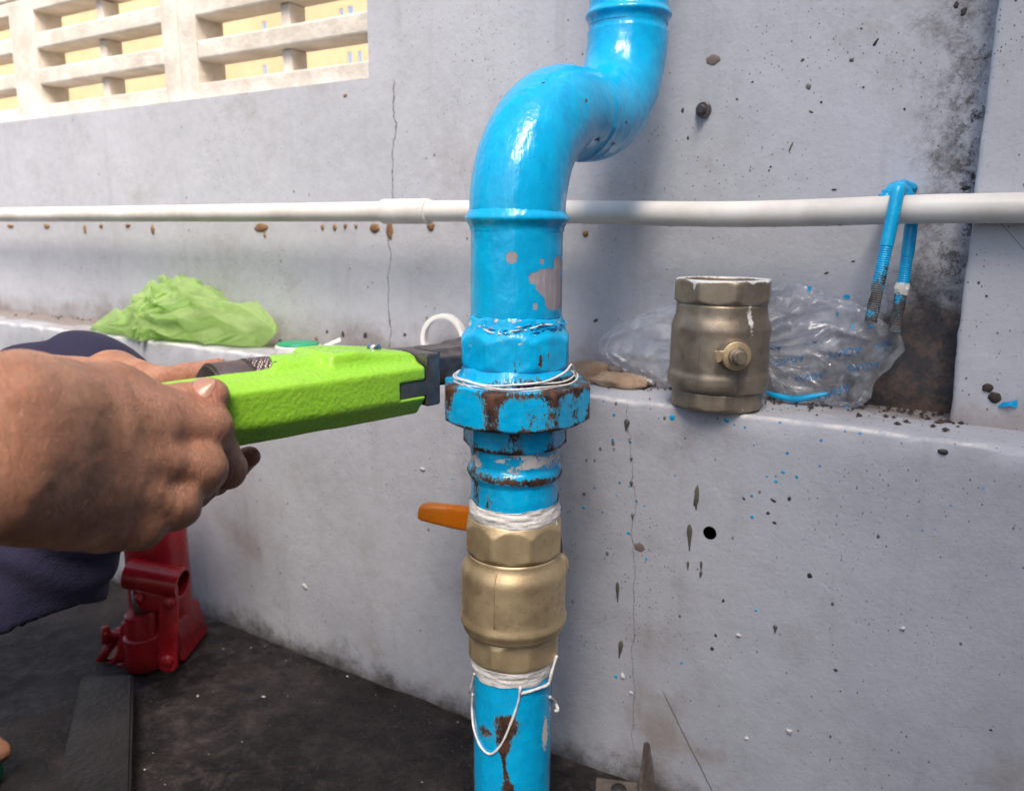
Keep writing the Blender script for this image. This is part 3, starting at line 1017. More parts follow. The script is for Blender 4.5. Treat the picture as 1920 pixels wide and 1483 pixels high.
blot('filler_patch', 1337, 113, 27, 21, M_['patch'], N_WALL, 1, thick=0.0008)
for i, (px, py, w, h, k, rot) in enumerate(((1505, 113, 8, 8, 'olive', 0), (1597, 113, 10, 10, 'olive', 0), (1642, 80, 6, 22, 'black', -0.6),
                                            (1516, 163, 12, 14, 'drip', 0.4), (1280, 207, 7, 14, 'drip', 0), (1382, 186, 6, 6, 'olive', 0),
                                            (1793, 10, 10, 18, 'black', 0), (1807, 22, 12, 20, 'black', -0.4), (1540, 192, 6, 6, 'black', 0),
                                            (1290, 259, 5, 10, 'drip', 0), (1521, 210, 11, 5, 'drip', -0.5), (1564, 356, 11, 5, 'black', 0),
                                            (1615, 54, 5, 5, 'olive', 0), (1619, 164, 5, 5, 'black', 0), (1696, 205, 5, 7, 'black', 0),
                                            (1411, 154, 5, 5, 'black', 0), (1824, 330, 7, 18, 'black', 0), (1811, 353, 15, 9, 'black', 0.2),
                                            (1483, 276, 4, 26, 'drip', -0.35), (1445, 313, 5, 5, 'black', 0), (1442, 320, 4, 5, 'black', 0),
                                            (1550, 512, 10, 5, 'black', 0.4), (1600, 490, 7, 5, 'black', 0), (1117, 601, 13, 8, 'black', 0.4),
                                            (643, 627, 9, 16, 'black', 0), (685, 629, 11, 16, 'black', -0.4), (759, 628, 9, 9, 'black', 0.3),
                                            (613, 622, 7, 10, 'black', 0), (593, 636, 10, 14, 'mud', 0), (647, 180, 11, 10, 'mud', 0))):
    blot('wall_speck', px, py, w, h, M_[k], N_WALL, 130 + i, rot=rot, thick=0.0010)
for i, (px, py, w, h) in enumerate(((88, 424, 16, 10), (160, 430, 9, 22), (190, 424, 12, 9), (287, 431, 11, 24), (490, 427, 34, 16),
                                    (497, 441, 6, 12), (605, 426, 9, 12), (628, 426, 10, 16), (648, 424, 8, 10), (703, 428, 22, 18),
                                    (731, 432, 15, 34), (808, 424, 16, 18), (1098, 438, 12, 16), (20, 424, 20, 7), (240, 423, 14, 7), (668, 424, 8, 8))):
    blot('mud_smear', px, py, w, h, M_['mud'], N_WALL, 200 + i, thick=0.0025)
for i, (px, py, w, h, k) in enumerate(((1852, 727, 17, 18, 'soil'), (1865, 745, 20, 22, 'soil'), (1828, 765, 5, 5, 'black'), (1850, 555, 5, 4, 'black'),
                                       (1905, 1, 4, 4, 'black'), (1875, 700, 5, 5, 'black'), (1835, 530, 5, 5, 'black'))):
    blot('dirt_speck', px, py, w, h, M_[k], N_PIL, 250 + i, thick=0.003 if k == 'soil' else 0.001)
blot('paint_splash', 1768, 847, 16, 10, M_['black'], N_LOW, 270, thick=0.002)

# old wall anchor
au, az = on_n(1320, 207, N_WALL)
bm = bmesh.new()
for (r1, r2, dd, off) in ((0.0072, 0.0066, 0.004, 0.0), (0.0042, 0.0036, 0.007, -0.0048)):
    bmesh.ops.create_cone(bm, cap_ends=True, segments=24 if off == 0 else 18, radius1=r1, radius2=r2, depth=dd,
                          matrix=Matrix.Translation((au, N_WALL - 0.002 + off, az)) @ Matrix.Rotation(math.pi / 2, 4, 'X'))
bmesh.ops.bevel(bm, geom=bm.edges[:], offset=0.0005, segments=1, affect='EDGES')
anc = bm_obj('wall_anchor', bm, MAT['steel'], wall, local=True)

# ================================================================== BLUE RISER
AX = np.array([0.0024, 0.557])
PR, PL = 0.0318, 0.0300


def zf(py, r):
    """height where the front of a round of radius r about the riser is seen at photo row py"""
    rr = ray(964, py)
    return H + rr[2] * ((AX[1] - r) / rr[1])


def zs_(py):
    rr = ray(964, py)
    return H + rr[2] * (AX[1] / rr[1])


def px_r(half, py):
    rr = ray(964, py)
    return half * (AX[1] / rr[1]) / F_PX


riser = thing('blue_riser_pipe', 'sky blue painted steel water pipe with S bend and rusty union nut', 'pipe', (AX[0], AX[1], 0))


def ang(th):                       # angle from the side facing the camera, positive to the right
    a = th + math.pi / 2
    return (a + math.pi) % (2 * math.pi) - math.pi


def blobw(a, z, a0, z0, da, dz, V, s=11, amp=0.6):
    d = ((a - a0) / da) ** 2 + ((z - z0) / dz) ** 2
    return np.clip(1.15 - d * 0.65 + (fbm(V, 130, 4, s) - 0.5) * amp * 2, 0, 1)


# --- lower pipe
z_a = zf(1275, 0.031)


def wear_low(th, z, V):
    a = ang(th)
    w = np.zeros((len(z), 3))
    streak = np.exp(-((a + 0.12 + 0.10 * np.sin(z * 60)) / (0.20 + 0.11 * np.sin(z * 85 + 1))) ** 2)
    w[:, 0] = np.clip(streak * sstep(zs_(1290), zs_(1310), z) * 1.15 + (fbm(V, 80, 4, 2) - 0.62) * 1.3, 0, 1)
    w[:, 0] = np.maximum(w[:, 0], np.exp(-((a + 0.75) / 0.3) ** 2) * np.exp(-((z - zs_(1340)) / 0.006) ** 2) * 0.75)
    w[:, 2] = np.clip(np.exp(-((a - 0.98) / 0.16) ** 2) * np.exp(-((z - zs_(1350)) / 0.016) ** 2) * 0.9, 0, 1)
    w[:, 0] = np.maximum(w[:, 0], np.exp(-((np.abs(a) - 1.35) / 0.10) ** 2) * 0.55)
    return w


revolve('lower_pipe', AX, [(-0.02, PL), (z_a + 0.005, PL)], MAT['blue'], riser, wear=wear_low)

# --- thread tape below the valve
zt0, zt1 = zf(1290, 0.0312), zf(1256, 0.0312)


def tape_ring(name, z0, z1, r0, r1, mat, seed, amp=0.0010):
    nth = 140
    rows = 26
    V = []
    for i in range(rows):
        t = i / (rows - 1)
        th = np.arange(nth) / nth * 2 * math.pi
        r = r0 + (r1 - r0) * t + 0.0012 * math.sin(math.pi * t)
        pts = np.stack([AX[0] + r * np.cos(th), AX[1] + r * np.sin(th), np.full(nth, z0 + (z1 - z0) * t)], 1)
        q = np.stack([np.cos(th) * 2.2, np.sin(th) * 2.2, np.full(nth, (z0 + (z1 - z0) * t) * 380)], 1)
        d = (fbm(q, 1.0, 4, seed) - 0.45) * amp * 2.4
        edge_ = 1.0 if 0 < i < rows - 1 else 0.3
        pts[:, 0] += d * np.cos(th); pts[:, 1] += d * np.sin(th)
        if i in (0, rows - 1):
            pts[:, 2] += (fbm(pts, 70, 3, seed + 3) - 0.5) * 0.007
        V.append(pts)
    return mesh(name, np.concatenate(V), grid_faces(rows, nth), mat, riser, True)


tape_ring('thread_tape', zt0, zt1 + 0.004, 0.0306, 0.0315, MAT['tape'], 3)


def strand(name, pts, r, parent, mat, n=50, seg=7):
    pth = smooth_path(pts, n)
    rr = r * (0.8 + 0.5 * vnoise(pth, 260, 4))
    V, Fc = tube(pth, rr, seg)
    return mesh(name, V, Fc, mat, parent, True)


def on_pipe(px, py, r, off=0.0008):
    """point on the riser's cylinder seen at (px, py)"""
    o = CM[:3, 3]; d = ray(px, py)
    ox, oy = o[0] - AX[0], o[1] - AX[1]
    A = d[0] ** 2 + d[1] ** 2; B = 2 * (ox * d[0] + oy * d[1]); C = ox * ox + oy * oy - (r + off) ** 2
    disc = B * B - 4 * A * C
    t = (-B - math.sqrt(disc)) / (2 * A) if disc > 0 else -B / (2 * A)
    return o + d * t


strand('tape_strand', [on_pipe(976, 1288, PL, 0.002), on_pipe(971, 1318, PL), on_pipe(958, 1355, PL), on_pipe(940, 1395, PL),
                       on_pipe(920, 1413, PL), on_pipe(902, 1400, PL), on_pipe(889, 1368, PL), on_pipe(885, 1330, PL, 0.0012), on_pipe(886, 1300, PL, 0.001)],
       0.0009, riser, MAT['tape'], 70)
strand('tape_strand', [on_pipe(976, 1300, PL), on_pipe(992, 1296, PL), on_pipe(1010, 1290, PL, 0.0015), on_pipe(1028, 1282, PL, 0.002), on_pipe(1034, 1262, PL, 0.004), on_pipe(1044, 1228, PL, 0.006)],
       0.0011, riser, MAT['tape'], 40)
strand('tape_strand', [on_pipe(1031, 1306, PL, 0.001), P(1040, 1316, 0.617), P(1046, 1330, 0.617), P(1040, 1333, 0.616)], 0.0011, riser, MAT['tape'], 24)
strand('tape_strand', [on_pipe(890, 1262, PL, 0.001), on_pipe(886, 1278, PL, 0.001), P(883, 1290, 0.613)], 0.0010, riser, MAT['tape'], 20)

# --- nipple, ridge and union tail above the valve
r_n = px_r(81, 950)
r_t = px_r(84, 870)
zn0 = zf(1000, r_n)
z_ridge = zf(905, r_t)
z_tail0, z_tail1 = zf(857, 0.036), zf(806, 0.036)


def wear_nip(th, z, V):
    a = ang(th)
    w = np.zeros((len(z), 3))
    nz_ = fbm(V, 120, 4, 5)
    w[:, 0] = np.clip(np.exp(-((z - z_ridge + 0.0015 * np.sin(a * 2)) / 0.0035) ** 2) * 0.95 + (nz_ - 0.60) * 1.0, 0, 1)
    w[:, 0] = np.maximum(w[:, 0], np.exp(-((a + 1.05) / 0.22) ** 2) * 0.62)
    w[:, 0] = np.maximum(w[:, 0], np.exp(-((a + 0.62) / 0.10) ** 2) * sstep(z_ridge, z_ridge - 0.02, z) * 0.62)
    q = np.stack([a * 3.0, z * 260, np.zeros_like(z)], 1)
    band = sstep(zf(897, r_t), zf(886, r_t), z)
    w[:, 2] = np.clip(band * (fbm(q, 1.0, 4, 21) * 1.5 - 0.30), 0, 0.9)
    return w


revolve('pipe_nipple', AX, [(zn0 - 0.012, r_n), (zf(918, r_n), r_n), (zf(912, r_t), r_t + 0.0012), (z_ridge, r_t + 0.0022), (zf(896, r_t), r_t + 0.0012),
                            (zf(889, r_t), r_t - 0.0014), (zf(868, r_t), r_t - 0.0004), (z_tail0 + 0.003, r_t + 0.0008)], MAT['blue'], riser,
        wear=wear_nip, jitter=0.0009)


def wear_oct(zlo, zhi, t0, k=8, seed=1, edge_w=0.13, base=0.50, gr=0.0):
    def f(th, z, V):
        a = ang(th)
        wdt = 2 * math.pi / k
        dt = np.abs((th - t0 + wdt / 2) % wdt - wdt / 2)
        corner = np.exp(-((wdt / 2 - dt) / edge_w) ** 2)
        rim = np.maximum(np.exp(-((z - zhi) / 0.0032) ** 2), np.exp(-((z - zlo) / 0.0022) ** 2))
        nz_ = fbm(V, 70, 4, seed)
        w = np.zeros((len(z), 3))
        w[:, 0] = np.clip(corner * (base - 0.12) + rim * (base - 0.16) + (nz_ - 0.5) * 1.6 + 0.06, 0, 1)
        w[:, 1] = np.clip(sstep(0.9, 1.5, np.abs(a)) * 0.25 * gr + gr * (fbm(V, 100, 3, seed + 9) - 0.55), 0, 1)
        return w
    return f


T0 = -math.pi / 2 + 0.10
ap_t = px_r(91, 825)
tail = revolve('union_tail', AX, [(z_tail0, ap_t * 0.93), (z_tail0 + 0.0022, ap_t * 1.06), (z_tail1, ap_t * 1.06)], MAT['blue'], riser, nth=192,
               poly=(8, ap_t, T0 + 0.25, -1, 9), wear=wear_oct(z_tail0 + 0.002, z_tail1, T0 + 0.25, seed=4, base=0.62), jitter=0.0004)

# union nut
ap_n = px_r(131, 760)
zn_b, zn_t = zf(815, ap_n), zf(737, ap_n)
nut = revolve('union_nut', AX, [(zn_b + 0.0001, ap_n * 0.72), (zn_b, ap_n * 0.97), (zn_b + 0.0035, ap_n * 1.085), (zn_t - 0.0030, ap_n * 1.085),
                                (zn_t, ap_n * 1.0), (zn_t + 0.0003, ap_n * 0.90), (zn_t - 0.001, ap_n * 0.86), (zn_t - 0.004, ap_n * 0.85)], MAT['blue'], riser,
              nth=256, step=0.0014, poly=(8, ap_n, T0, -1, 9), wear=wear_oct(zn_b + 0.001, zn_t - 0.002, T0, seed=7, base=0.60, gr=0.25), cap=False, jitter=0.0005)

# sealing flange with white thread wound round it
r_f = px_r(113, 715)
zfl = zn_t + 0.0012


def wear_flange(th, z, V):
    a = ang(th)
    r = np.hypot(V[:, 0] - AX[0], V[:, 1] - AX[1])
    w = np.zeros((len(z), 3))
    w[:, 0] = np.clip(sstep(r_f * 0.86, r_f * 0.97, r) * 0.8 * (0.35 + 0.65 * sstep(-0.6, 0.7, a)) + (fbm(V, 90, 3, 3) - 0.5) * 0.8, 0, 1)
    return w


z_h0 = zf(700, 0.0385)
ap_h = px_r(98, 670)
revolve('flange', AX, [(zn_t - 0.006, r_f - 0.001), (zfl, r_f), (zfl + 0.0010, r_f - 0.0008), (zfl + 0.004, r_f * 0.93), (z_h0, ap_h * 1.0), (z_h0 + 0.004, ap_h * 0.95)],
        MAT['blue'], riser, wear=wear_flange, jitter=0.0003)
for k in range(4):
    th = np.linspace(0, 2 * math.pi, 121)
    rr_ = r_f + 0.0006 + 0.0006 * math.sin(k * 2.1) - (0.0012 if k > 1 else 0)
    zz = zfl - 0.0002 + [0.0, 0.0012, 0.0022, -0.0012][k] + 0.0009 * np.sin(th * (1 + k % 2) + k) + 0.0007 * np.sin(th * 5 + k)
    pth = np.stack([AX[0] + rr_ * np.cos(th), AX[1] + rr_ * np.sin(th), zz], 1)
    V, Fc = tube(pth, np.array([0.0008, 0.0006, 0.0006, 0.0005])[k] * (0.7 + 0.7 * vnoise(pth, 300, k)), 7, caps=False)
    mesh('sealing_thread', V, Fc, MAT['tape'], riser, True)
strand('loose_thread', [on_pipe(1080, 700, 0.040, 0.0002), on_pipe(1072, 684, 0.041, 0.0008), on_pipe(1060, 697, 0.0405, 0.0008), on_pipe(1030, 713, r_f - 0.002), on_pipe(1000, 719, r_f - 0.001), on_pipe(960, 722, r_f)],
       0.0007, riser, MAT['tape'])
strand('loose_thread', [on_pipe(862, 712, r_f), on_pipe(880, 726, r_f, 0.001), on_pipe(905, 735, r_f, 0.002), on_pipe(925, 738, r_f, 0.003)], 0.0006, riser, MAT['tape'])

# octagonal socket above the flange
z_h1 = zf(636, 0.0385)


def wear_sock(th, z, V):
    a = ang(th)
    w = np.zeros((len(z), 3))
    for (a0, wd, z0_, z1_) in ((-0.02, 0.030, zs_(695), zs_(655)), (0.07, 0.025, zs_(695), zs_(648)), (0.62, 0.030, zs_(695), zs_(640)), (0.45, 0.05, zs_(675), zs_(650))):
        m = np.exp(-((a - a0 - 0.02 * np.sin(z * 500)) / wd) ** 2) * sstep(z0_ - 0.002, z0_ + 0.002, z) * sstep(z1_ + 0.002, z1_ - 0.004, z)
        w[:, 0] = np.maximum(w[:, 0], m * 0.85)
    w[:, 0] = np.clip(w[:, 0] + (fbm(V, 110, 4, 31) - 0.66) * 1.2, 0, 1)
    w[:, 2] = np.clip(sstep(zs_(655), zs_(640), z) * (fbm(V, 170, 4, 41) - 0.42) * 1.4, 0, 0.8)
    return w


revolve('socket', AX, [(z_h0 - 0.001, ap_h * 1.00), (z_h0 + 0.002, ap_h * 1.06), (z_h1 - 0.003, ap_h * 1.06), (z_h1, ap_h * 1.00), (z_h1 + 0.003, ap_h * 0.945), (zf(615, 0.036), PR + 0.0016), (zf(600, 0.034), PR)],
        MAT['blue'], riser, nth=192, poly=(8, ap_h, T0 - 0.18, -1, 9), wear=wear_sock, jitter=0.0010)


# messy thread and paint wound above the socket
def wear_mess(th, z, V):
    w = np.zeros((len(z), 3))
    q = np.stack([ang(th) * 5, z * 420, np.zeros_like(z)], 1)
    w[:, 2] = np.clip(fbm(q, 1.0, 4, 61) * 1.7 - 0.66, 0, 0.9)
    w[:, 0] = np.clip(fbm(q + 30, 1.0, 4, 62) * 1.5 - 0.78, 0, 0.9)
    return w


revolve('wound_thread', AX, [(zf(634, 0.037), ap_h * 0.97), (zf(628, 0.036), PR + 0.0028), (zf(616, 0.035), PR + 0.0020), (zf(604, 0.034), PR + 0.0008), (zf(598, 0.033), PR - 0.0004)],
        MAT['blue'], riser, nth=220, step=0.0007, wear=wear_mess, jitter=0.0024, cap=False)
for k in range(9):
    a0 = random.uniform(-1.3, 1.0); zz = zf(random.uniform(606, 632), 0.036)
    pts = []
    for j in range(6):
        a = a0 + j * 0.11; r = PR + 0.0026 + 0.0012 * math.sin(j * 2 + k)
        pts.append([AX[0] + r * math.sin(a), AX[1] - r * math.cos(a), zz + 0.0022 * math.sin(j * 0.5 + k * 2.3)])
    strand('thread_end', pts, 0.0005, riser, MAT['chip'] if k % 4 else MAT['tape'], 26, 6)


# --- upright, elbows (swept)
def arc(c, a0, a1, r, n):           # in the (n, z) plane
    return [(c[0] + r * math.cos(t), c[1] + r * math.sin(t)) for t in np.linspace(a0, a1, n)]


AXn = AX[0] * EN[0] + AX[1] * EN[1]
AXu = AX[0] * EU[0] + AX[1] * EU[1]
RB = 0.075
z_e = zf(402, 0.034)                # where the lower elbow begins
n_up = 0.647
path = [(AXn, z) for z in np.linspace(zf(604, 0.034), z_e, 48)]
path += arc((AXn + RB, z_e), math.pi, math.pi / 2, RB, 46)[1:]
nh = n_up - RB
path += [(n_, z_e + RB) for n_ in np.linspace(AXn + RB, nh, 9)][1:]
path += arc((nh, z_e + 2 * RB), -math.pi / 2, 0, RB, 46)[1:]
path += [(n_up, z) for z in np.linspace(z_e + 2 * RB, 1.9, 60)][1:]
path = np.array([W(AXu, a, z) for a, z in path])
sl = np.concatenate([[0], np.cumsum(np.linalg.norm(np.diff(path, axis=0), axis=1))])
s_e = sl[47]; s_j = s_e + RB * math.pi / 2 + (nh - AXn - RB) / 2; s_u = s_e + RB * math.pi + (nh - AXn - RB)
ssamp = np.unique(np.concatenate([np.arange(0, s_u + 0.06, 0.0018), np.linspace(s_u + 0.06, sl[-1], 40)]))
path = np.stack([np.interp(ssamp, sl, path[:, k]) for k in range(3)], 1)
rad = np.full(len(ssamp), PR)
rad += np.where((ssamp > s_e) & (ssamp < s_u), 0.0010, 0)
rad += 0.0011 * np.exp(-((ssamp - s_j) / 0.0035) ** 2) - 0.0006 * np.exp(-((ssamp - s_j - 0.008) / 0.003) ** 2)
V, Fc = tube(path, rad, 160)
nv = V[:len(path) * 160]
dn = (fbm(nv, 38, 3, 2) - 0.5) * 0.0012
ctr = np.repeat(path, 160, 0)
nrm_ = (nv - ctr) / np.linalg.norm(nv - ctr, axis=1)[:, None]
weld = np.exp(-((np.repeat(ssamp, 160) - s_j) / 0.004) ** 2)
nv = nv + nrm_ * (dn + weld * (fbm(nv, 150, 3, 6) - 0.4) * 0.0016)[:, None]
V[:len(nv)] = nv
wv = np.zeros((len(V), 3))
aa = np.arctan2(nv[:, 0] - AX[0], -(nv[:, 1] - AX[1]))
zz = nv[:, 2]
g = np.zeros(len(nv))


def spot(px, py, rx, ry, amp=0.55, val=1.0, seed=0, n_=130):
    """chip of paint missing around the surface point seen at px,py"""
    d = nv - CM[:3, 3]
    dp = d @ CM[:3, :3]
    qx = 960 + F_PX * dp[:, 0] / -dp[:, 2]; qy = 741.5 - F_PX * dp[:, 1] / -dp[:, 2]
    front = (nrm_ * d).sum(1) < 0
    dd = ((qx - px) / rx) ** 2 + ((qy - py) / ry) ** 2
    return np.where(front, np.clip(val * (1.1 - 0.6 * dd) + (fbm(nv, n_, 4, seed) - 0.5) * amp * 2, 0, 1) * (dd < 2.6), 0)


g = np.maximum(g, spot(960, 483, 12, 13, 0.5, seed=3))
g = np.maximum(g, spot(1030, 530, 28, 30, 0.55, seed=5, n_=90))
g = np.maximum(g, spot(1042, 565, 18, 18, 0.5, seed=6, n_=90))
g = np.maximum(g, spot(1008, 522, 15, 12, 0.5, seed=8, n_=110))
g = np.maximum(g, spot(1046, 498, 8, 16, 0.5, seed=9))
g = np.maximum(g, spot(1004, 575, 5, 8, 0.4, seed=10))
g = np.maximum(g, spot(1016, 490, 4, 6, 0.4, seed=11))
rr_ = np.zeros(len(nv))
for (px, py, rx, ry) in ((1019, 156, 4.5, 2), (1099, 190, 3, 4), (1120, 262, 6, 3), (1174, 230, 3, 3.5), (1150, 270, 7, 2)):
    rr_ = np.maximum(rr_, spot(px, py, rx, ry, 0.5, seed=int(px)))
wv[:len(nv), 0] = np.clip(rr_ * 0.75, 0, 1)
wv[:len(nv), 1] = g
mesh('bent_pipe', V, Fc, MAT['blue'], riser, True, wear=wv)


# raised collars on the bends
def collar(s0, amp, wdt, seed):
    ss = np.linspace(s0 - wdt, s0 + wdt, 26)
    pth = np.stack([np.interp(ss, ssamp, path[:, k]) for k in range(3)], 1)
    rr = PR + 0.0004 + amp * np.exp(-((ss - s0) / (wdt * 0.45)) ** 2)
    V, Fc = tube(pth, rr, 160, caps=False)
    c_ = np.repeat(pth, 160, 0)
    V = c_ + (V - c_) * (1 + (fbm(V, 60, 3, seed) - 0.5)[:, None] * 0.03)
    w = np.zeros((len(V), 3))
    w[:, 0] = np.clip((fbm(V, 95, 3, seed + 1) - 0.62) * 4, 0, 0.85) * np.repeat(np.exp(-((ss - s0) / (wdt * 0.5)) ** 2), 160)
    return mesh('collar', V, Fc, MAT['blue'], riser, True, wear=w)


collar(s_e - 0.002, 0.0036, 0.0085, 3)
collar(s_u + 0.012, 0.0030, 0.0075, 8)

# ================================================================== NEW BALL VALVE
vz0, vz1 = zf(1266, 0.0325), zf(985, 0.034)
valve = thing('brass_ball_valve', 'shiny new brass ball valve with orange lever fitted between blue pipes', 'valve', (AX[0], AX[1], vz0))


def no_wear(th, z, V):
    return np.zeros((len(z), 3))


rb = px_r(98, 1130)
apt = px_r(86.5, 1020)
apb = px_r(82, 1240)
zt_b = zf(1062, apt)
bt = -math.pi / 2 - 0.045
revolve('valve_body', AX, [(zf(1216, apb), apb * 0.98), (zf(1210, apb), rb * 0.955), (zf(1207, rb), rb * 0.985), (zf(1202, rb), rb * 1.016), (zf(1196, rb), rb * 1.022), (zf(1190, rb), rb * 0.995),
                           (zf(1178, rb), rb * 0.985), (zf(1108, rb), rb * 0.990), (zf(1101, rb), rb * 0.982), (zf(1094, rb * .97), rb * 0.955), (zf(1082, rb * .92), rb * 0.900),
                           (zf(1076, rb * .9), rb * 0.875), (zt_b - 0.001, rb * 0.868)], MAT['brass'], valve, nth=160, wear=no_wear)
revolve('hex_end', AX, [(zt_b + 0.0003, rb * 0.80), (zt_b - 0.0008, rb * 0.868), (zt_b + 0.0008, apt * 1.0), (zt_b + 0.0025, apt * 1.062), (zf(1012, apt), apt * 1.062), (zf(994, apt * .98), apt * 0.965), (zf(992, apt * .98), apt * 0.90), (vz1 - 0.006, apt * 0.88)],
        MAT['brass'], valve, nth=192, step=0.0012, poly=(8, apt, bt, zt_b + 0.0006, 9), wear=no_wear)
revolve('hex_end', AX, [(vz0 + 0.001, apb * 0.90), (vz0, apb * 0.96), (vz0 + 0.004, apb * 1.05), (zf(1222, apb), apb * 1.05), (zf(1212, apb), apb * 1.0)],
        MAT['brass'], valve, nth=192, step=0.0012, poly=(8, apb, bt + 0.06, -1, 9), wear=no_wear)
# casting seam
a_ = -0.36
strand('casting_seam', [[AX[0] + (rb * q) * math.sin(a_), AX[1] - (rb * q) * math.cos(a_), z] for q, z in ((0.875, zf(1076, rb * .9)), (0.955, zf(1094, rb * .97)), (0.988, zf(1110, rb)), (0.986, zf(1150, rb)), (0.984, zf(1184, rb)))],
       0.0006, valve, MAT['brass'], 30, 6)
# lug on the right flank
lp = P(1052, 1060, 0.605)
bm = bmesh.new()
bmesh.ops.create_icosphere(bm, subdivisions=2, radius=1, matrix=Matrix.Translation(lp) @ Matrix.Diagonal((0.006, 0.008, 0.010, 1)))
bm_obj('lug', bm, MAT['brass'], valve, True)
# stem behind, dog-leg lever in orange sleeve
zmid = zf(1140, rb)
sb = np.array([AX[0], AX[1], zmid])
V, Fc = tube([sb + EN * (rb * 0.8), sb + EN * (rb + 0.026)], 0.009, 20)
mesh('stem', V, Fc, MAT['brass'], valve, True)
st = sb + EN * (rb + 0.020)
e_l = P(884, 973, 0.645)
e_t = P(789, 957, 0.640)


def bar_loft(stations, sec=14):
    """stations: (point, half width vector, half thickness vector); rounded bar"""
    V = []
    th = np.arange(sec) / sec * 2 * math.pi
    c, s = np.cos(th), np.sin(th)
    sx = np.sign(c) * np.abs(c) ** 0.55; sy = np.sign(s) * np.abs(s) ** 0.55
    for p, a, b in stations:
        V.append(np.asarray(p) + sx[:, None] * np.asarray(a) + sy[:, None] * np.asarray(b))
    n = len(stations)
    Fc = grid_faces(n, sec)
    Fc.append(tuple(range(sec))[::-1]); Fc.append(tuple(range((n - 1) * sec, n * sec)))
    return np.concatenate(V), Fc


up = np.array([0, 0, 1.0])
k_ = st + np.array([-0.004, 0, 0.045])
dvec = (e_t - e_l) / np.linalg.norm(e_t - e_l)
perp = np.cross(EN, dvec); perp = perp / np.linalg.norm(perp)
if perp[2] < 0: perp = -perp
V, Fc = bar_loft([(st - up * 0.010, EU * 0.010, EN * 0.002), (st + up * 0.012, EU * 0.010, EN * 0.002), (k_, EU * 0.009, EN * 0.002), (k_ + (e_l - k_) * 0.75, perp * 0.009, EN * 0.002), (e_l - dvec * 0.02, perp * 0.009, EN * 0.002)])
mesh('lever_plate', V, Fc, MAT['bright'], valve, True)
V, Fc = bar_loft([(e_l - dvec * 0.018, perp * 0.0108, EN * 0.0055), (e_l - dvec * 0.016, perp * 0.0112, EN * 0.006), (e_l + dvec * 0.012, perp * 0.0100, EN * 0.0062), (e_t - dvec * 0.004, perp * 0.0078, EN * 0.006), (e_t - dvec * 0.0012, perp * 0.0066, EN * 0.005), (e_t, perp * 0.0045, EN * 0.0035)], 28)
lev = mesh('lever_sleeve', V, Fc, MAT['orange'], valve, True)
flat_edges(lev, 50)
# tape between nipple and valve (belongs to the pipe's thread)
tape_ring('thread_tape', zf(1004, apt * 0.93), zf(962, r_n + 0.002), apt * 0.93, r_n + 0.0006, MAT['tape'], 9, 0.0013)
strand('tape_strand', [on_pipe(1040, 968, r_n, 0.001), on_pipe(1043, 985, r_n, 0.002), on_pipe(1036, 1000, apt * .93, 0.001), on_pipe(1020, 1002, apt * .95, 0.001), on_pipe(1000, 994, apt * .9, 0.002)], 0.0008, riser, MAT['tape'], 40)


# ================================================================== DROPS
def drops(name, pts, parent):
    """pts: (position, normal, radius)"""
    V, Fc = [], []
    for p, n_, r in pts:
        n_ = np.asarray(n_) / np.linalg.norm(n_)
        a = np.cross(n_, [0.3, 0.2, 1]); a /= np.linalg.norm(a); b = np.cross(n_, a)
        base = len(V)
        rows = ((1.0, -0.12), (0.92, 0.22), (0.66, 0.42), (0.34, 0.52))
        for q, h in rows:
            for t_ in range(9):
                an = t_ / 9 * 2 * math.pi
                V.append(np.asarray(p) + r * (q * (math.cos(an) * a + math.sin(an) * b * 1.15) + h * n_))
        V.append(np.asarray(p) + n_ * r * 0.55)
        for i in range(3):
            for t_ in range(9):
                A = base + i * 9 + t_; B = base + i * 9 + (t_ + 1) % 9
                Fc.append((A, B, B + 9, A + 9))
        for t_ in range(9):
            Fc.append((base + 27 + t_, base + 27 + (t_ + 1) % 9, base + 36))
    o = mesh(name, np.array(V), Fc, MAT['water'], parent, True)
    o['kind'] = 'stuff'
    return o


pts = []
for k in range(70):
    a = random.uniform(-1.5, 1.5)
    py = random.uniform(1110, 1185)
    r = rb * 0.984
    pts.append(((AX[0] + r * math.sin(a), AX[1] - r * math.cos(a), zf(py, rb)), (math.sin(a), -math.cos(a), 0), random.choice((0.0006, 0.0008, 0.0011, 0.0016))))
for (px, py, rr) in ((1020, 1015, 0.0017), (1036, 1013, 0.0018), (1032, 1036, 0.0013), (925, 1042, 0.0014), (1046, 1130, 0.0025), (1024, 1142, 0.0018), (1048, 1112, 0.002), (976, 1170, 0.0015), (1000, 1245, 0.0018), (908, 1243, 0.0016)):
    p = on_pipe(px, py, apt if py < 1060 else (rb * 0.984 if py < 1200 else apb), 0.0)
    n_ = np.array([p[0] - AX[0], p[1] - AX[1], 0])
    pts.append((p, n_, rr))
drops('water_drops', pts, valve)

# ================================================================== WHITE PVC PIPE
ux = np.array([-2.6, -1.45, -0.905, -0.63, -0.495, -0.357, -0.202, -0.0765, 0.0017, 0.4, 1.2])
pz = H + np.array([0.0203, 0.0203, 0.0203, 0.0205, 0.0204, 0.0188, 0.0160, 0.0188, 0.0196, 0.021, 0.021])
pp = smooth_path(np.array([W(u, N_PVC, z) for u, z in zip(ux, pz)]), 120)
pvc = thing('water_pipe', 'thin white plastic pipe running level along the wall', 'pipe', pp[60])
V, Fc = tube(pp, 0.0106, 28)
mesh('pipe_run', V, Fc, MAT['pvc'], pvc, True)


def pvc_at(u):
    return W(u, N_PVC, np.interp(u, ux, pz))


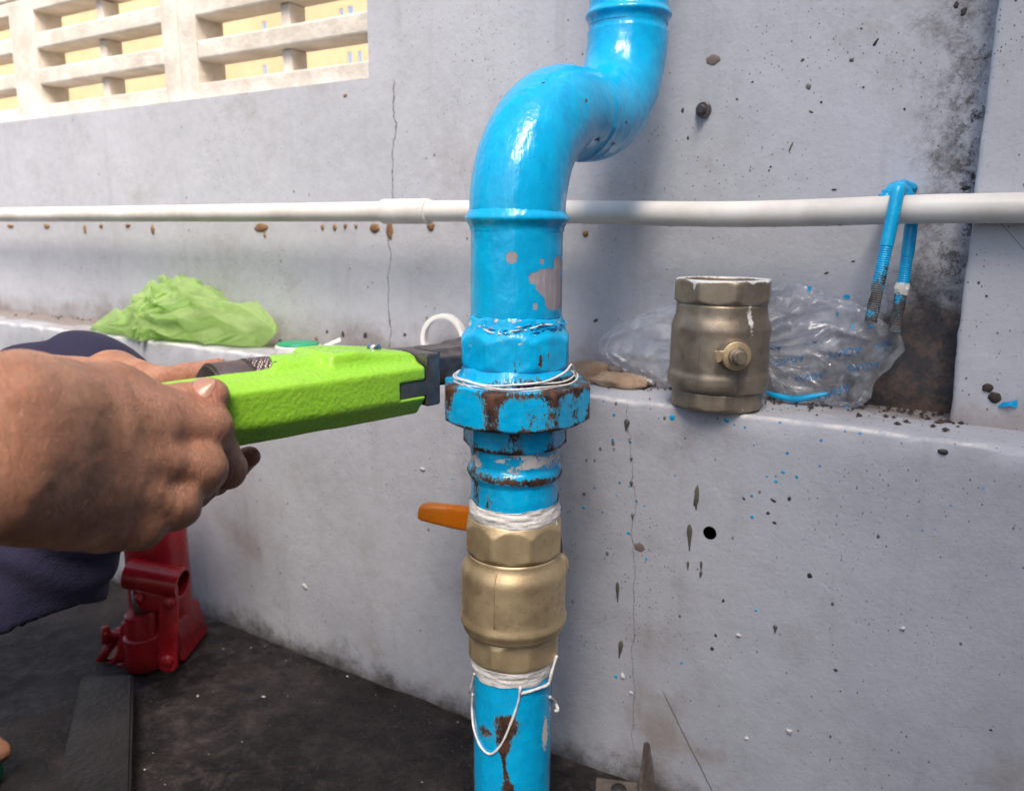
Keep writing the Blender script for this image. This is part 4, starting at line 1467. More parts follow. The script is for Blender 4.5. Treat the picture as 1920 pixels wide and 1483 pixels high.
uc = on_n(762, 396, N_PVC)[0]
V, Fc = tube([pvc_at(uc - 0.031), pvc_at(uc - 0.030), pvc_at(uc + 0.030), pvc_at(uc + 0.031)], [0.0108, 0.0130, 0.0130, 0.0108], 28)
flat_edges(mesh('coupling', V, Fc, MAT['pvc'], pvc, True))
pts = []
for k in range(26):
    u = random.uniform(-0.42, -0.10)
    p = pvc_at(u) + np.array([0, 0, -0.0106]) - EN * random.uniform(-0.001, 0.004)
    pts.append((p, (-EN[0] * 0.3, -EN[1] * 0.3, -1), random.uniform(0.0008, 0.0022)))
drops('water_drops', pts, pvc)

# ================================================================== OLD VALVE ON THE LEDGE
on_ = 0.652
ou = on_n(1346, 700, on_)[0]
OC = W(ou, on_, 0)
old = thing('old_ball_valve', 'dull weathered brass valve body without lever standing on the ledge', 'valve', (OC[0], OC[1], Z_LEDGE))


def zo(py, r):
    rr = ray(1345, py)
    hd = math.hypot(rr[0], rr[1]); dist = math.hypot(OC[0], OC[1])
    return H + rr[2] * ((dist - r) / hd)


sc_o = 0.668 / F_PX
ro = 93 * sc_o
zb = Z_LEDGE + 0.0006
obz = zo(742, 81 * sc_o)
tht = math.atan2(-OC[1], -OC[0])


def wear_old(th, z, V):
    w = np.zeros((len(z), 3))
    a = (th - tht + math.pi) % (2 * math.pi) - math.pi
    top = zo(528, 80 * sc_o)
    w[:, 2] = np.clip(np.exp(-((z - top) / 0.0016) ** 2) * 0.9 + np.exp(-((a - 0.62 - 0.5 * (z - 0.42)) / 0.11) ** 2) * 0.52 + (fbm(V, 60, 4, 5) - 0.58) * 1.2
                      + np.exp(-((a + 0.6) / 0.05) ** 2) * sstep(top - 0.02, top - 0.012, z) * 0.4, 0, 1)
    return w


oa = tht - 0.11
otz = zo(574, 82 * sc_o)
otop = zo(527, 82 * sc_o)
revolve('valve_body', OC[:2], [(obz + 0.001, 70 * sc_o), (obz, 84 * sc_o), (obz + 0.002, 90 * sc_o), (zo(728, ro), 93 * sc_o), (zo(714, ro), 93 * sc_o), (zo(706, ro), 90 * sc_o), (zo(640, ro), 90 * sc_o),
                               (zo(622, ro), 90.5 * sc_o), (zo(612, ro), 88 * sc_o), (zo(600, ro), 83.5 * sc_o), (zo(592, ro), 82.5 * sc_o), (otz, 82 * sc_o)], MAT['brass_old'], old, wear=wear_old, jitter=0.0005)
revolve('hex_end', OC[:2], [(otz - 0.001, 80 * sc_o), (otz + 0.0018, 86 * sc_o), (otz + 0.003, 88.5 * sc_o), (otop - 0.002, 88.5 * sc_o), (otop, 85 * sc_o), (otop, 70 * sc_o), (otop - 0.012, 68 * sc_o), (otop - 0.03, 66 * sc_o), (otop - 0.04, 30 * sc_o)],
        MAT['brass_old'], old, nth=192, poly=(8, 83 * sc_o, oa, otz + 0.001, 9), wear=wear_old, cap=True)
revolve('hex_end', OC[:2], [(zb, 76 * sc_o), (zb + 0.001, 82 * sc_o), (zb + 0.003, 84.5 * sc_o), (obz + 0.0005, 84.5 * sc_o)], MAT['brass_old'], old, nth=192,
        poly=(8, 81 * sc_o, oa, -1, 9), wear=wear_old)
# stem with washer plate and stop tab
ps = P(1381, 665, 0.60)
dr = ray(1381, 664)
# point on the valve body surface
def on_cyl(px, py, c, r):
    o = CM[:3, 3]; d = ray(px, py)
    ox, oy = o[0] - c[0], o[1] - c[1]
    A = d[0] ** 2 + d[1] ** 2; B = 2 * (ox * d[0] + oy * d[1]); C = ox * ox + oy * oy - r * r
    disc = max(B * B - 4 * A * C, 0)
    return o + d * ((-B - math.sqrt(disc)) / (2 * A))


s0 = on_cyl(1376, 665, OC, 91 * sc_o)
sn = np.array([s0[0] - OC[0], s0[1] - OC[1], 0]); sn /= np.linalg.norm(sn)
sx_ = np.cross(sn, up)                                   # to the left as seen from outside
sx_ = np.array([sn[1], -sn[0], 0]) * -1
if sx_ @ np.array([CM[0, 0], CM[1, 0], 0]) > 0: sx_ = -sx_


def disc(c, n_, r0, r1, d, seg=28):
    return tube([c, c + n_ * d * 0.15, c + n_ * d * 0.85, c + n_ * d], [r0 * 0.96, r0, r1, r1 * 0.93], seg)


V, Fc = disc(s0 - sn * 0.006, sn, 0.0132, 0.0128, 0.011)
flat_edges(mesh('boss', V, Fc, MAT['brass_old'], old, True))
V, Fc = disc(s0 + sn * 0.0055, sn, 0.0112, 0.0112, 0.0028)
wash = flat_edges(mesh('washer_plate', V, Fc, MAT['brass'], old, True))
V, Fc = bar_loft([(s0 + sn * 0.007 + sx_ * 0.008, up * 0.0042, sn * 0.0013), (s0 + sn * 0.007 + sx_ * 0.0170, up * 0.0042, sn * 0.0013)], 20)
flat_edges(mesh('stop_tab', V, Fc, MAT['brass'], old, True))
V, Fc = bar_loft([(s0 + sn * 0.0075 + sx_ * 0.0150, up * 0.0044, sx_ * 0.0022), (s0 + sn * 0.0115 + sx_ * 0.0150, up * 0.0042, sx_ * 0.0020)], 20)
flat_edges(mesh('stop_tab', V, Fc, MAT['brass'], old, True))
V, Fc = tube([s0 + sn * q for q in (0.008, 0.0085, 0.012, 0.0125, 0.016, 0.0172)], [0.0066, 0.0070, 0.0068, 0.0054, 0.0054, 0.0045], 24)
flat_edges(mesh('stem', V, Fc, MAT['brass_old'], old, True))
V, Fc = bar_loft([(s0 + sn * 0.016, up * 0.0050, sx_ * 0.0032), (s0 + sn * 0.0205, up * 0.0047, sx_ * 0.0030)], 20)
flat_edges(mesh('stem_flat', V, Fc, MAT['brass_old'], old, True))


# ================================================================== CRUMPLED BAGS
def crumple(sil, n0, thick, lam=64, phi=200, scale=26, amp=0.010, seed=1, floor=None, wall_lim=None, push=0.0):
    """sil: photo outline points, read on the plane n0; thick: depth of the bag"""
    uz = np.array([on_n(a, b, n0) for a, b in sil])
    c = uz.mean(0)
    d = uz - c
    an = np.arctan2(d[:, 1], d[:, 0]); rr = np.hypot(d[:, 0], d[:, 1])
    o = np.argsort(an); an = an[o]; rr = rr[o]
    an = np.concatenate([an - 2 * math.pi, an, an + 2 * math.pi]); rr = np.tile(rr, 3)
    ph = np.arange(phi) / phi * 2 * math.pi - math.pi
    # radius along the polygon outline (straight sides)
    rho = np.empty(phi)
    for i, t in enumerate(ph):
        k = np.searchsorted(an, t)
        a0, a1, r0, r1 = an[k - 1], an[k], rr[k - 1], rr[k]
        rho[i] = r0 * r1 * math.sin(a1 - a0) / (r0 * math.sin(t - a0) + r1 * math.sin(a1 - t)) if a1 - a0 > 1e-6 else r0
    la = (np.arange(lam) + 0.5) / lam * math.pi - math.pi / 2
    V = []
    for l in la:
        q = math.cos(l) ** 0.75
        sn_ = math.copysign(abs(math.sin(l)) ** 1.3, math.sin(l))
        V.append(np.stack([c[0] + rho * q * np.cos(ph), np.full(phi, n0 - sn_ * thick), c[1] + rho * q * np.sin(ph)], 1))
    V = np.concatenate(V)
    fr = np.random.default_rng(seed)
    L = np.repeat(la, phi)
    wgt = np.clip(np.abs(np.sin(L)) * 1.2, 0.15, 1)
    V[:, 1] += fr.normal(size=len(V)) * amp * wgt
    V[:, 1] -= np.sign(np.sin(L)) * (np.abs(fbm(V, scale, 2, seed) - 0.5) * 4 - 0.8) * amp * 1.6 * wgt
    V[:, 0] += fr.normal(size=len(V)) * amp * 0.55
    V[:, 2] += fr.normal(size=len(V)) * amp * 0.55
    tri = []
    for a, b, cc, d in grid_faces(lam, phi):
        tri += [(a, b, cc), (a, cc, d)] if fr.random() < 0.5 else [(a, b, d), (b, cc, d)]
    bm = bmesh.new()
    bv = [bm.verts.new(v) for v in V]
    for q in tri:
        bm.faces.new([bv[k] for k in q])
    bm.faces.new(bv[:phi][::-1]); bm.faces.new(bv[-phi:])
    bmesh.ops.subdivide_edges(bm, edges=bm.edges[:], cuts=3, use_grid_fill=True)
    bmesh.ops.triangulate(bm, faces=[f_ for f_ in bm.faces if len(f_.verts) > 4])
    for _ in range(1):
        bmesh.ops.smooth_vert(bm, verts=bm.verts[:], factor=0.40, use_axis_x=True, use_axis_y=True, use_axis_z=True)
    bm.verts.index_update()
    V = np.array([v.co[:] for v in bm.verts]); Fc = [[v.index for v in f_.verts] for f_ in bm.faces]
    bm.free()
    V[:, 1] += (fbm(V, 140, 3, seed + 2) - 0.5) * amp * 0.5
    if floor is not None: V[:, 2] = np.maximum(V[:, 2], floor + 0.0008 + 0.001 * vnoise(V, 200, 2))
    if wall_lim is not None: V[:, 1] = np.minimum(V[:, 1], wall_lim - 0.0008 - 0.001 * vnoise(V, 200, 3))
    Wd = V[:, :1] * EU + V[:, 1:2] * EN + np.array([0, 0, 1]) * V[:, 2:3]
    return Wd, Fc, V


gb, Fc, _ = crumple([(145, 604), (172, 598), (228, 600), (252, 575), (270, 540), (300, 530), (340, 522), (372, 532), (392, 552), (440, 566), (490, 585), (534, 604),
                     (522, 628), (490, 650), (430, 660), (370, 664), (310, 662), (258, 648), (215, 628), (165, 615)], 0.672, 0.040, 15, 46, 30, 0.0085, 3, Z_LEDGE, N_WALL)
gbag = mesh('green_bag', gb, Fc, MAT['green_film'], None, True)
tag(gbag, 'crumpled translucent lime green plastic bag lying on the ledge', 'bag')

cb_pts = [(1113, 652), (1135, 628), (1172, 600), (1215, 582), (1262, 575), (1330, 560), (1400, 548), (1450, 541), (1500, 538), (1560, 556), (1605, 566), (1640, 590),
          (1668, 612), (1690, 640), (1680, 668), (1655, 700), (1630, 740), (1600, 765), (1560, 768), (1500, 760), (1440, 765), (1380, 760), (1300, 752), (1240, 748), (1212, 738), (1180, 712), (1145, 678)]
cb, Fc, CV = crumple(cb_pts, 0.7060, 0.014, 18, 70, 60, 0.0042, 11, Z_LEDGE, N_WALL)
cbag = thing('clear_bag', 'crumpled clear plastic bag with blue print behind the old valve', 'bag', W(-0.17, 0.705, Z_LEDGE))
film = mesh('film', cb, Fc, MAT['film'], cbag, True)
# printed words, seen from the back of the film (upside-down letters), following the creases
frontV = CV[:, 1] < 0.7060
FU, FN, FZ = CV[frontV, 0], CV[frontV, 1], CV[frontV, 2]


def film_n(u, z):
    d = (FU - u) ** 2 + (FZ - z) ** 2
    k = np.argpartition(d, 6)[:6]
    w = 1 / (d[k] + 1e-8)
    return (FN[k] * w).sum() / w.sum()


def word(text, px, py, size_px, rot):
    cu = bpy.data.curves.new('word', 'FONT')
    cu.body = text; cu.align_x = 'CENTER'; cu.align_y = 'CENTER'
    o = bpy.data.objects.new('word', cu); COL.objects.link(o)
    dg = bpy.context.evaluated_depsgraph_get()
    me = bpy.data.meshes.new_from_object(o.evaluated_get(dg))
    bm = bmesh.new(); bm.from_mesh(me)
    bmesh.ops.triangulate(bm, faces=bm.faces[:])
    bmesh.ops.subdivide_edges(bm, edges=[e for e in bm.edges if e.calc_length() > 0.15], cuts=2)
    u0, z0 = on_n(px, py, 0.70)
    s = size_px * 0.66 / F_PX
    cr, sr = math.cos(rot), math.sin(rot)
    vs = []
    for v in bm.verts:
        x, y = v.co.x * s * 1.05, -v.co.y * s
        u, z = u0 + x * cr - y * sr, z0 + x * sr + y * cr
        vs.append(W(u, film_n(u, z) - 0.0007, z))
    bm.verts.index_update()
    fs = [[q.index for q in f_.verts] for f_ in bm.faces]
    bm.free(); bpy.data.objects.remove(o); bpy.data.curves.remove(cu)
    return mesh('printed_word', vs, fs, MAT['ink'], cbag, False)


for (tx, px, py, sz, rot) in (('ONDA', 1586, 659, 19, 0.30), ('ONDA', 1483, 674, 17, 0.25), ('ONDA', 1518, 706, 18, 0.27), ('ONDA', 1619, 687, 18, 0.22),
                              ('DA', 1655, 646, 18, 0.42), ('ONDA', 1562, 736, 19, 0.5), ('DA', 1458, 650, 14, 0.0)):
    word(tx, px, py, sz, rot)
# flecks of blue print on the upper folds and the blue strip folded in the bottom
pth = smooth_path([W(*[on_n(a, b, n_)[0], n_, on_n(a, b, n_)[1]]) for a, b, n_ in ((1436, 735, 0.697), (1456, 742, 0.6955), (1490, 748, 0.694), (1525, 743, 0.6945), (1552, 738, 0.696))], 24)
V, Fc = tube(pth, 0.0030 * np.sin(np.linspace(0.35, 2.8, 24)), 10)
mesh('blue_strip', V, Fc, MAT['chip'], cbag, True)
for i, (a, b, w_, h_) in enumerate(((1515, 543, 9, 12), (1585, 557, 12, 9), (1632, 613, 11, 8), (1530, 641, 8, 4), (1585, 767, 12, 5), (1570, 590, 4, 10), (1598, 612, 4, 12))):
    u, z = on_n(a, b, 0.70)
    s = 0.66 / F_PX
    m = 10
    V = []
    for k in range(m):
        t = k / m * 2 * math.pi
        q = 0.5 * (0.75 + 0.5 * random.random())
        uu, zz2 = u + w_ * s * q * math.cos(t), z + h_ * s * q * math.sin(t)
        V.append(W(uu, film_n(uu, zz2) - 0.0008, zz2))
    V.append(W(u, film_n(u, z) - 0.0011, z))
    mesh('print_fleck', V, [(k, (k + 1) % m, m) for k in range(m)], MAT['chip'], cbag, True)

# ================================================================== U BOLT
ub_u = on_n(1682, 392, N_PVC)[0]
ub = thing('u_bolt', 'threaded steel U bolt with peeling blue paint hung over the white pipe', 'bolt', W(ub_u, N_PVC, H + 0.02))
pz_c = np.interp(ub_u, ux, pz)
rbolt = 0.0048
f_end = W(*[on_n(1632, 604, 0.650)[0], 0.650, on_n(1632, 604, 0.650)[1]])
f_top = W(*[on_n(1681, 372, 0.6605)[0], 0.6605, on_n(1681, 372, 0.6605)[1]])
b_end = W(*[on_n(1677, 622, 0.692)[0], 0.692, on_n(1677, 622, 0.692)[1]])
b_top = W(*[on_n(1711, 395, 0.6945)[0], 0.6945, on_n(1711, 395, 0.6945)[1]])
apex = pvc_at(ub_u + 0.001) + np.array([0, 0, 0.0106 + rbolt])


def leg_path(pts, n=140):
    return smooth_path(pts, n)


f_leg = leg_path([apex, apex * 0.45 + f_top * 0.55 + up * 0.003 - EN * 0.003, f_top, f_top * 0.5 + f_end * 0.5, f_end], 260)
b_leg = leg_path([apex, apex * 0.5 + b_top * 0.5 + up * 0.003, b_top, b_top * 0.5 + b_end * 0.5 + EU * 0.001, b_end], 260)


def bolt_leg(pth, thread_from, seed):
    sl_ = np.concatenate([[0], np.cumsum(np.linalg.norm(np.diff(pth, axis=0), axis=1))])
    ss = np.arange(0, sl_[-1], 0.00032)
    pt = np.stack([np.interp(ss, sl_, pth[:, k]) for k in range(3)], 1)
    fr = ss / sl_[-1]
    saw = np.abs(((ss / 0.00165) % 1) - 0.5) * 2
    r = np.where(fr > thread_from, rbolt - 0.0007 * saw, rbolt)
    V, Fc = tube(pt, r, 20)
    w = np.zeros((len(V), 3))
    f_ = np.repeat(fr, 20)
    nz_ = fbm(V[:len(f_)], 120, 4, seed)
    w[:len(f_), 0] = np.clip(sstep(thread_from + 0.06, thread_from + 0.34, f_) * 1.0 + (nz_ - 0.62) * 1.6, 0, 1)
    w[:len(f_), 2] = np.clip((fbm(V[:len(f_)], 160, 3, seed + 4) - 0.64) * 3, 0, 0.9) * (f_ < thread_from + 0.35)
    return V, Fc, w


for pth, tf, sd in ((f_leg, 0.50, 5), (b_leg, 0.50, 15)):
    V, Fc, w = bolt_leg(pth, tf, sd)
    mesh('threaded_leg', V, Fc, MAT['blue_bolt'], ub, True, wear=w)
# torn blue paint skin over the bend
V, Fc = tube(smooth_path([P(1655, 373, 0.618), P(1668, 364, 0.622), P(1682, 357, 0.628), P(1695, 353, 0.636), P(1709, 357, 0.642), P(1709, 368, 0.645)], 30), 0.0062 * np.concatenate([np.linspace(0.55, 1.05, 12), np.linspace(1.05, 0.55, 18)]), 12)
V = V + (rng.random((len(V), 3)) - 0.5) * 0.0024
mesh('paint_skin', V, Fc, MAT['chip'], ub, False)
V, Fc = tube([b_end * 0.24 + b_top * 0.76 * 0 + b_leg[206] * 0.76 if False else b_leg[206], b_leg[212], b_leg[218]], [0.0050, 0.0062, 0.0048], 9)
V = V + (rng.random((len(V), 3)) - 0.5) * 0.0016
mesh('tape_scrap', V, Fc, MAT['tape'], ub, False)


# ================================================================== SMALL THINGS ON THE LEDGE
def wl(px, py, z=Z_LEDGE):
    return on_z(px, py, z)


# paper ring standing on its edge
pc = wl(832, 668); pc = W(pc @ EU, 0.700, 0)
rc = on_n(832, 645, 0.70)
ring_c = W(rc[0], 0.70, Z_LEDGE + 0.0275)
th = np.linspace(0, 2 * math.pi, 73)[:-1]
axis_d = np.array([0.25, 0.95, 0.0]); axis_d /= np.linalg.norm(axis_d)
sxd = np.cross(axis_d, up)
V = []
for (r, o_) in ((0.0265, -0.006), (0.0270, -0.0058), (0.0270, 0.0058), (0.0265, 0.006), (0.0228, 0.006), (0.0222, 0.0058), (0.0222, -0.0058), (0.0228, -0.006)):
    V.append(ring_c + axis_d * o_ + r * (np.cos(th)[:, None] * sxd * 0.92 + np.sin(th)[:, None] * up))
V = np.concatenate(V)
Fc = grid_faces(8, 72) + [(7 * 72 + j, 7 * 72 + (j + 1) % 72, (j + 1) % 72, j) for j in range(72)]
tr = mesh('tape_ring', V, Fc, MAT['spool'], None, True)
flat_edges(tr, 50)
tag(tr, 'white plastic ring standing on edge on the ledge behind the wrench', 'ring')

# thread tape spool lying on the ledge: green cap, white body, loose end
sp = wl(560, 664)
spool = thing('tape_spool', 'small round tape spool with green cap peeping over the wrench', 'spool', (sp[0], sp[1], Z_LEDGE))
c0 = np.array([sp[0], sp[1], Z_LEDGE + 0.0008])
V, Fc = tube([c0, c0 + up * 0.001, c0 + up * 0.009, c0 + up * 0.010], [0.0255, 0.0265, 0.0265, 0.0255], 48)
flat_edges(mesh('spool_body', V, Fc, MAT['spool'], spool, True))
V, Fc = tube([c0 + up * 0.0102, c0 + up * 0.0112, c0 + up * 0.0130, c0 + up * 0.0135], [0.0235, 0.0242, 0.0230, 0.012], 48)
mesh('cap', V, Fc, MAT['lid'], spool, True)
strand('loose_end', [c0 + np.array([0.020, -0.010, 0.006]), c0 + np.array([0.032, -0.008, 0.008]), c0 + np.array([0.042, -0.002, 0.013]), c0 + np.array([0.050, 0.0, 0.016])], 0.0030, spool, MAT['tape'], 20)


# rubble behind the nut
def lump(name, c, r, mat, seed, parent=None, floor=None, sub=4, amp=0.35, lim=None):
    bm = bmesh.new()
    bmesh.ops.create_icosphere(bm, subdivisions=sub, radius=1)
    V = np.array([v.co[:] for v in bm.verts]); Fc = [[v.index for v in f_.verts] for f_ in bm.faces]; bm.free()
    pl = np.random.default_rng(seed).normal(size=(10, 3)); pl /= np.linalg.norm(pl, axis=1)[:, None]
    dd = np.min(np.where((V @ pl.T) > 0.05, 0.80 / np.maximum(V @ pl.T, 0.05), 9), axis=1)
    V = V * np.minimum(1.0, dd)[:, None] * (1 + (fbm(V + seed, 2.2, 4, seed)[:, None] - 0.5) * amp)
    V = V[:, :1] * r[0] * EU + V[:, 1:2] * r[1] * EN + V[:, 2:3] * r[2] * up
    V = V + np.asarray(c)
    if floor is not None: V[:, 2] = np.maximum(V[:, 2], floor + 0.0003)
    return mesh(name, V, Fc, mat, parent, True)


def rub(px, py, n_):
    u, z = on_n(px, py, n_)
    return W(u, n_, z)


tag(lump('rubble_lump', rub(1105, 704, 0.697), (0.024, 0.020, 0.017), MAT['stone'], 3, None, Z_LEDGE), 'tan lump of crumbled mortar just right of the rusty nut', 'rubble')
tag(lump('rubble_lump', rub(1160, 716, 0.692), (0.032, 0.022, 0.009), MAT['stone'], 5, None, Z_LEDGE), 'flat broken piece of tan mortar under the bag corner', 'rubble')
tag(lump('rubble_lump', rub(1150, 693, 0.704), (0.010, 0.008, 0.005), MAT['patch'], 8, None, Z_LEDGE), 'small dark grey pebble on the mortar pieces', 'pebble')
# soil and crumbs gathered in the angle of the ledge
V, Fc = [], []
for k in range(520):
    if k < 330:
        u = random.uniform(-0.35, -0.02); n_ = N_WALL - abs(random.gauss(0, 0.03)) - 0.003
    else:
        u = random.uniform(-1.4, -0.3); n_ = N_WALL - abs(random.gauss(0, 0.014)) - 0.003
    if u > -0.035: n_ = min(n_, N_PIL - 0.002)
    if n_ < N_LOW + 0.01: continue
    r = random.choice((0.0008, 0.0012, 0.0018, 0.0026)) * random.uniform(0.7, 1.3)
    b0 = len(V)
    for d_ in ((1, 0, 0), (-1, 0, 0), (0, 1, 0), (0, -1, 0), (0, 0, 0.7), (0, 0, -0.4)):
        V.append(W(u + d_[0] * r * random.uniform(0.6, 1.3), n_ + d_[1] * r * random.uniform(0.6, 1.3), Z_LEDGE + 0.0005 + r * 0.3 + d_[2] * r))
    Fc += [(b0 + a, b0 + b, b0 + c) for a, b, c in ((0, 2, 4), (2, 1, 4), (1, 3, 4), (3, 0, 4), (2, 0, 5), (1, 2, 5), (3, 1, 5), (0, 3, 5))]
crumbs = mesh('soil_crumbs', V, Fc, MAT['soil'], None, False)
tag(crumbs, 'dark soil crumbs gathered along the back of the ledge', 'soil', kind='stuff')

# blue paint flake stuck on the pilaster foot
fu, fz = on_n(1889, 756, N_PIL)
V = [W(fu + a, N_PIL - 0.0016 - c, fz + b) for a, b, c in ((-0.006, -0.003, 0), (-0.003, 0.001, 0.002), (0.001, 0.0015, 0.0005), (0.006, 0.0035, 0.001), (0.0065, -0.002, 0.0005), (0.001, -0.001, 0.003), (-0.002, -0.003, 0.001))]
V += [v + EN * 0.0008 for v in V]
Fc = [tuple(range(7)), tuple(range(13, 6, -1))] + [(i, (i + 1) % 7 + 0, (i + 1) % 7 + 7, i + 7) for i in range(7)]
tag(mesh('paint_flake', V, Fc, MAT['chip'], None, False), 'bright blue paint flake stuck to the foot of the pilaster', 'paint flake')

# ================================================================== PIPE WRENCH
LW = P(430, 781, 0.432)
RW = P(800, 722, 0.528)
wa = RW - LW
LEN = np.linalg.norm(wa); wa /= LEN
wb = np.cross(up, wa); wb /= np.linalg.norm(wb)          # away from the camera
wc = np.cross(wa, wb)
wrench = thing('pipe_wrench', 'lime green pipe wrench with dark steel jaws gripping the blue union', 'wrench', LW)


def wl2(a, b, c):
    return LW + wa * a + wb * b + wc * c


def to_w(V):
    return LW + V[:, :1] * wa + V[:, 1:2] * wb + V[:, 2:3] * wc


def f_bar(p):
    a, b, c = p[:, 0], p[:, 1], p[:, 2]
    k = 0.0020
    wdt = np.interp(a, [-0.14, 0.0, 0.07, LEN], [0.90, 1.0, 1.0, 1.0])
    cc = c / wdt
    d = smax(-b, (b - 0.028), k)
    d = smax(d, -(cc + 0.0205), k)
    d = smax(d, -((cc + 0.0085) * 0.62 + b * 0.785) , 0.0018)   # lower chamfer
    d = smax(d, (cc - 0.0185), k)
    d = smax(d, ((cc - 0.0120) * 0.93 - b * 0.36), 0.002)    # sloping shoulder
    ends = smax(a - (LEN - 0.0005), -(a + 0.135), k)
    d = smax(d, ends, k)
    # channel along the top
    ch = rcone(p, (-0.12, 0.0180, 0.0260), (0.100, 0.0150, 0.0275), 0.0100, 0.0090)
    d = smax(d, -ch, 0.004)
    # housing
    h = smax(smax(0.072 - a, a - (LEN - 0.0015), 0.004), smax(0.012 - b, b - 0.058, 0.004), 0.004)
    h = smax(h, smax(c - 0.0200 - 0.0052 * np.clip((LEN - a) / 0.045, 0, 1), -0.018 - c, 0.004), 0.005)
    d = smin(d, h, 0.006)
    # flange in front of the knurled nut
    fl = smax(smax(0.049 - a + (b - 0.045) * 0.4, a - 0.085, 0.002), smax(0.020 - b, np.hypot(b - 0.036, (c + 0.004)) - 0.0285, 0.003), 0.002)
    fl = smax(fl, -0.018 - c, 0.003)
    d = smin(d, fl, 0.004)
    # tunnel for the jaw shank
    tn = smax(smax(0.030 - b, b - 0.052, 0.001), smax(-0.012 - c, c - 0.012, 0.001), 0.001)
    d = smax(d, -tn, 0.002)
    # slot in the nose for the tongue of the heel jaw
    sl3 = smax(smax((LEN - 0.0215) - a, b - 0.012, 0.0006), smax(-0.0075 - c + 0.0, c - 0.0035, 0.0006), 0.0006)
    d = smax(d, -sl3, 0.0010)
    return d + (vnoise(p, 75, 4) - 0.5) * 0.0005


V, Fc = surface_net(f_bar, (-0.145, -0.008, -0.030), (LEN + 0.008, 0.070, 0.032), 0.0013)
mesh('handle', to_w(V), Fc, MAT['lime'], wrench, True)


def wbox(name, lo, hi, mat, bev=0.001):
    bm = bmesh.new()
    box_bm(bm, lo, hi, bev)
    V = np.array([v.co[:] for v in bm.verts])
    bm.verts.index_update()
    Fc = [[v.index for v in f_.verts] for f_ in bm.faces]
    bm.free()
    return mesh(name, to_w(V), Fc, mat, wrench, False)


heel = wbox('heel_jaw', (LEN + 0.0008, 0.0006, -0.0150), (LEN + 0.0125, 0.030, 0.0205), MAT['steel'], 0.0016)
wbox('jaw_tongue', (LEN - 0.0205, 0.0010, -0.0070), (LEN + 0.0012, 0.011, 0.0030), MAT['steel'], 0.0004)
for k in range(7):                                       # teeth of the heel jaw
    c_ = 0.004 + k * 0.0036
    V = np.array([[LEN + 0.0134, c_, -0.0150], [LEN + 0.0156, c_ + 0.001, -0.0150], [LEN + 0.0134, c_ + 0.0032, -0.0150],
                  [LEN + 0.0134, c_, 0.0205], [LEN + 0.0156, c_ + 0.001, 0.0205], [LEN + 0.0134, c_ + 0.0032, 0.0205]])
    mesh('tooth', to_w(V), [(0, 2, 1), (3, 4, 5), (0, 1, 4, 3), (1, 2, 5, 4), (2, 0, 3, 5)], MAT['steel'], heel, False)
# hook jaw: shank through the nut and housing, hook round the far side of the pipe


def f_hook(p):
    a, b, c = p[:, 0], p[:, 1], p[:, 2]
    k = 0.0022
    d = smax(smax(-0.02 - a, a - 0.215, k), smax(smax(0.0335 - b, b - 0.0495, k), smax(-0.0105 - c, c - 0.0105, k), k), k)
    n_ = smax(smax(0.150 - a, a - 0.232, k), smax(smax(0.046 + (a - 0.19) * 0.0 - b, b - 0.072, k), smax(-0.012 - c, c - 0.0145, k), k), k)
    d = smin(d, n_, 0.006)
    h = smax(smax(0.238 - a, a - 0.262, k), smax(smax(0.018 - b, b - 0.070, k), smax(-0.012 - c, c - 0.0135, k), k), k)
    d = smin(d, h, 0.012)
    h2 = smax(smax(0.215 - a, a - 0.262, k), smax(smax(0.050 - b, b - 0.072, k), smax(-0.012 - c, c - 0.0135, k), k), k)
    d = smin(d, h2, 0.008)
    return d + (vnoise(p, 160, 3) - 0.5) * 0.0006


V, Fc = surface_net(f_hook, (-0.03, 0.010, -0.020), (0.275, 0.085, 0.024), 0.0018)
mesh('hook_jaw', to_w(V), Fc, MAT['steel'], wrench, True)
# adjusting nut with a knurled band
V = []
rows = []
for a in np.arange(0.008, 0.0501, 0.0006):
    kn = 0.031 < a < 0.047
    gr = 0.0295 < a < 0.0312
    rows.append((a, 0.0195 - (0.0012 if gr else 0) - (0.0018 if a < 0.0095 or a > 0.0488 else 0), kn))
nt_ = 160
for i, (a, r, kn) in enumerate(rows):
    th = np.arange(nt_) / nt_ * 2 * math.pi
    rr = r + (0.0005 * np.sign(np.sin(th * 50 + i * 1.2)) * np.sign(np.sin(th * 50 - i * 1.2)) if kn else 0)
    V.append(np.stack([np.full(nt_, a), 0.0415 + rr * np.cos(th), 0.0035 + rr * np.sin(th)], 1))
V = np.concatenate(V)
Fc = grid_faces(len(rows), nt_) + [tuple(range(nt_))[::-1], tuple(range((len(rows) - 1) * nt_, len(rows) * nt_))]
flat_edges(mesh('adjusting_nut', to_w(V), Fc, MAT['knurl'], wrench, True), 60)
rv = wl2(LEN - 0.020, 0.030, 0.0222)
V, Fc = tube([rv - wc * 0.004, rv + wc * 0.002, rv + wc * 0.0035, rv + wc * 0.0042], [0.0048, 0.0048, 0.0042, 0.0026], 24)
mesh('rivet', V, Fc, MAT['bright'], wrench, True)
pts = []
for (a, b, c, r) in ((0.020, 0.0035, -0.0125, 0.0026), (0.098, 0.0035, -0.0105, 0.0020), (0.110, 0.0045, -0.0125, 0.0018), (0.055, 0.0, 0.004, 0.0009), (0.04, 0.0, -0.003, 0.0012), (0.075, 0.0005, 0.008, 0.0010)):
    n_ = -wb * 0.86 - wc * 0.5 if c < -0.009 else -wb
    pts.append((wl2(a, b, c), n_, r))
drops('water_drops', pts, wrench)

# ================================================================== PERSON
person = thing('person', 'person squatting in navy trousers, both hands holding the green wrench', 'person', (-0.62, 0.52, 0))
DZ = -0.030


def Q(px, py, d):
    return P(px, py, d + DZ)


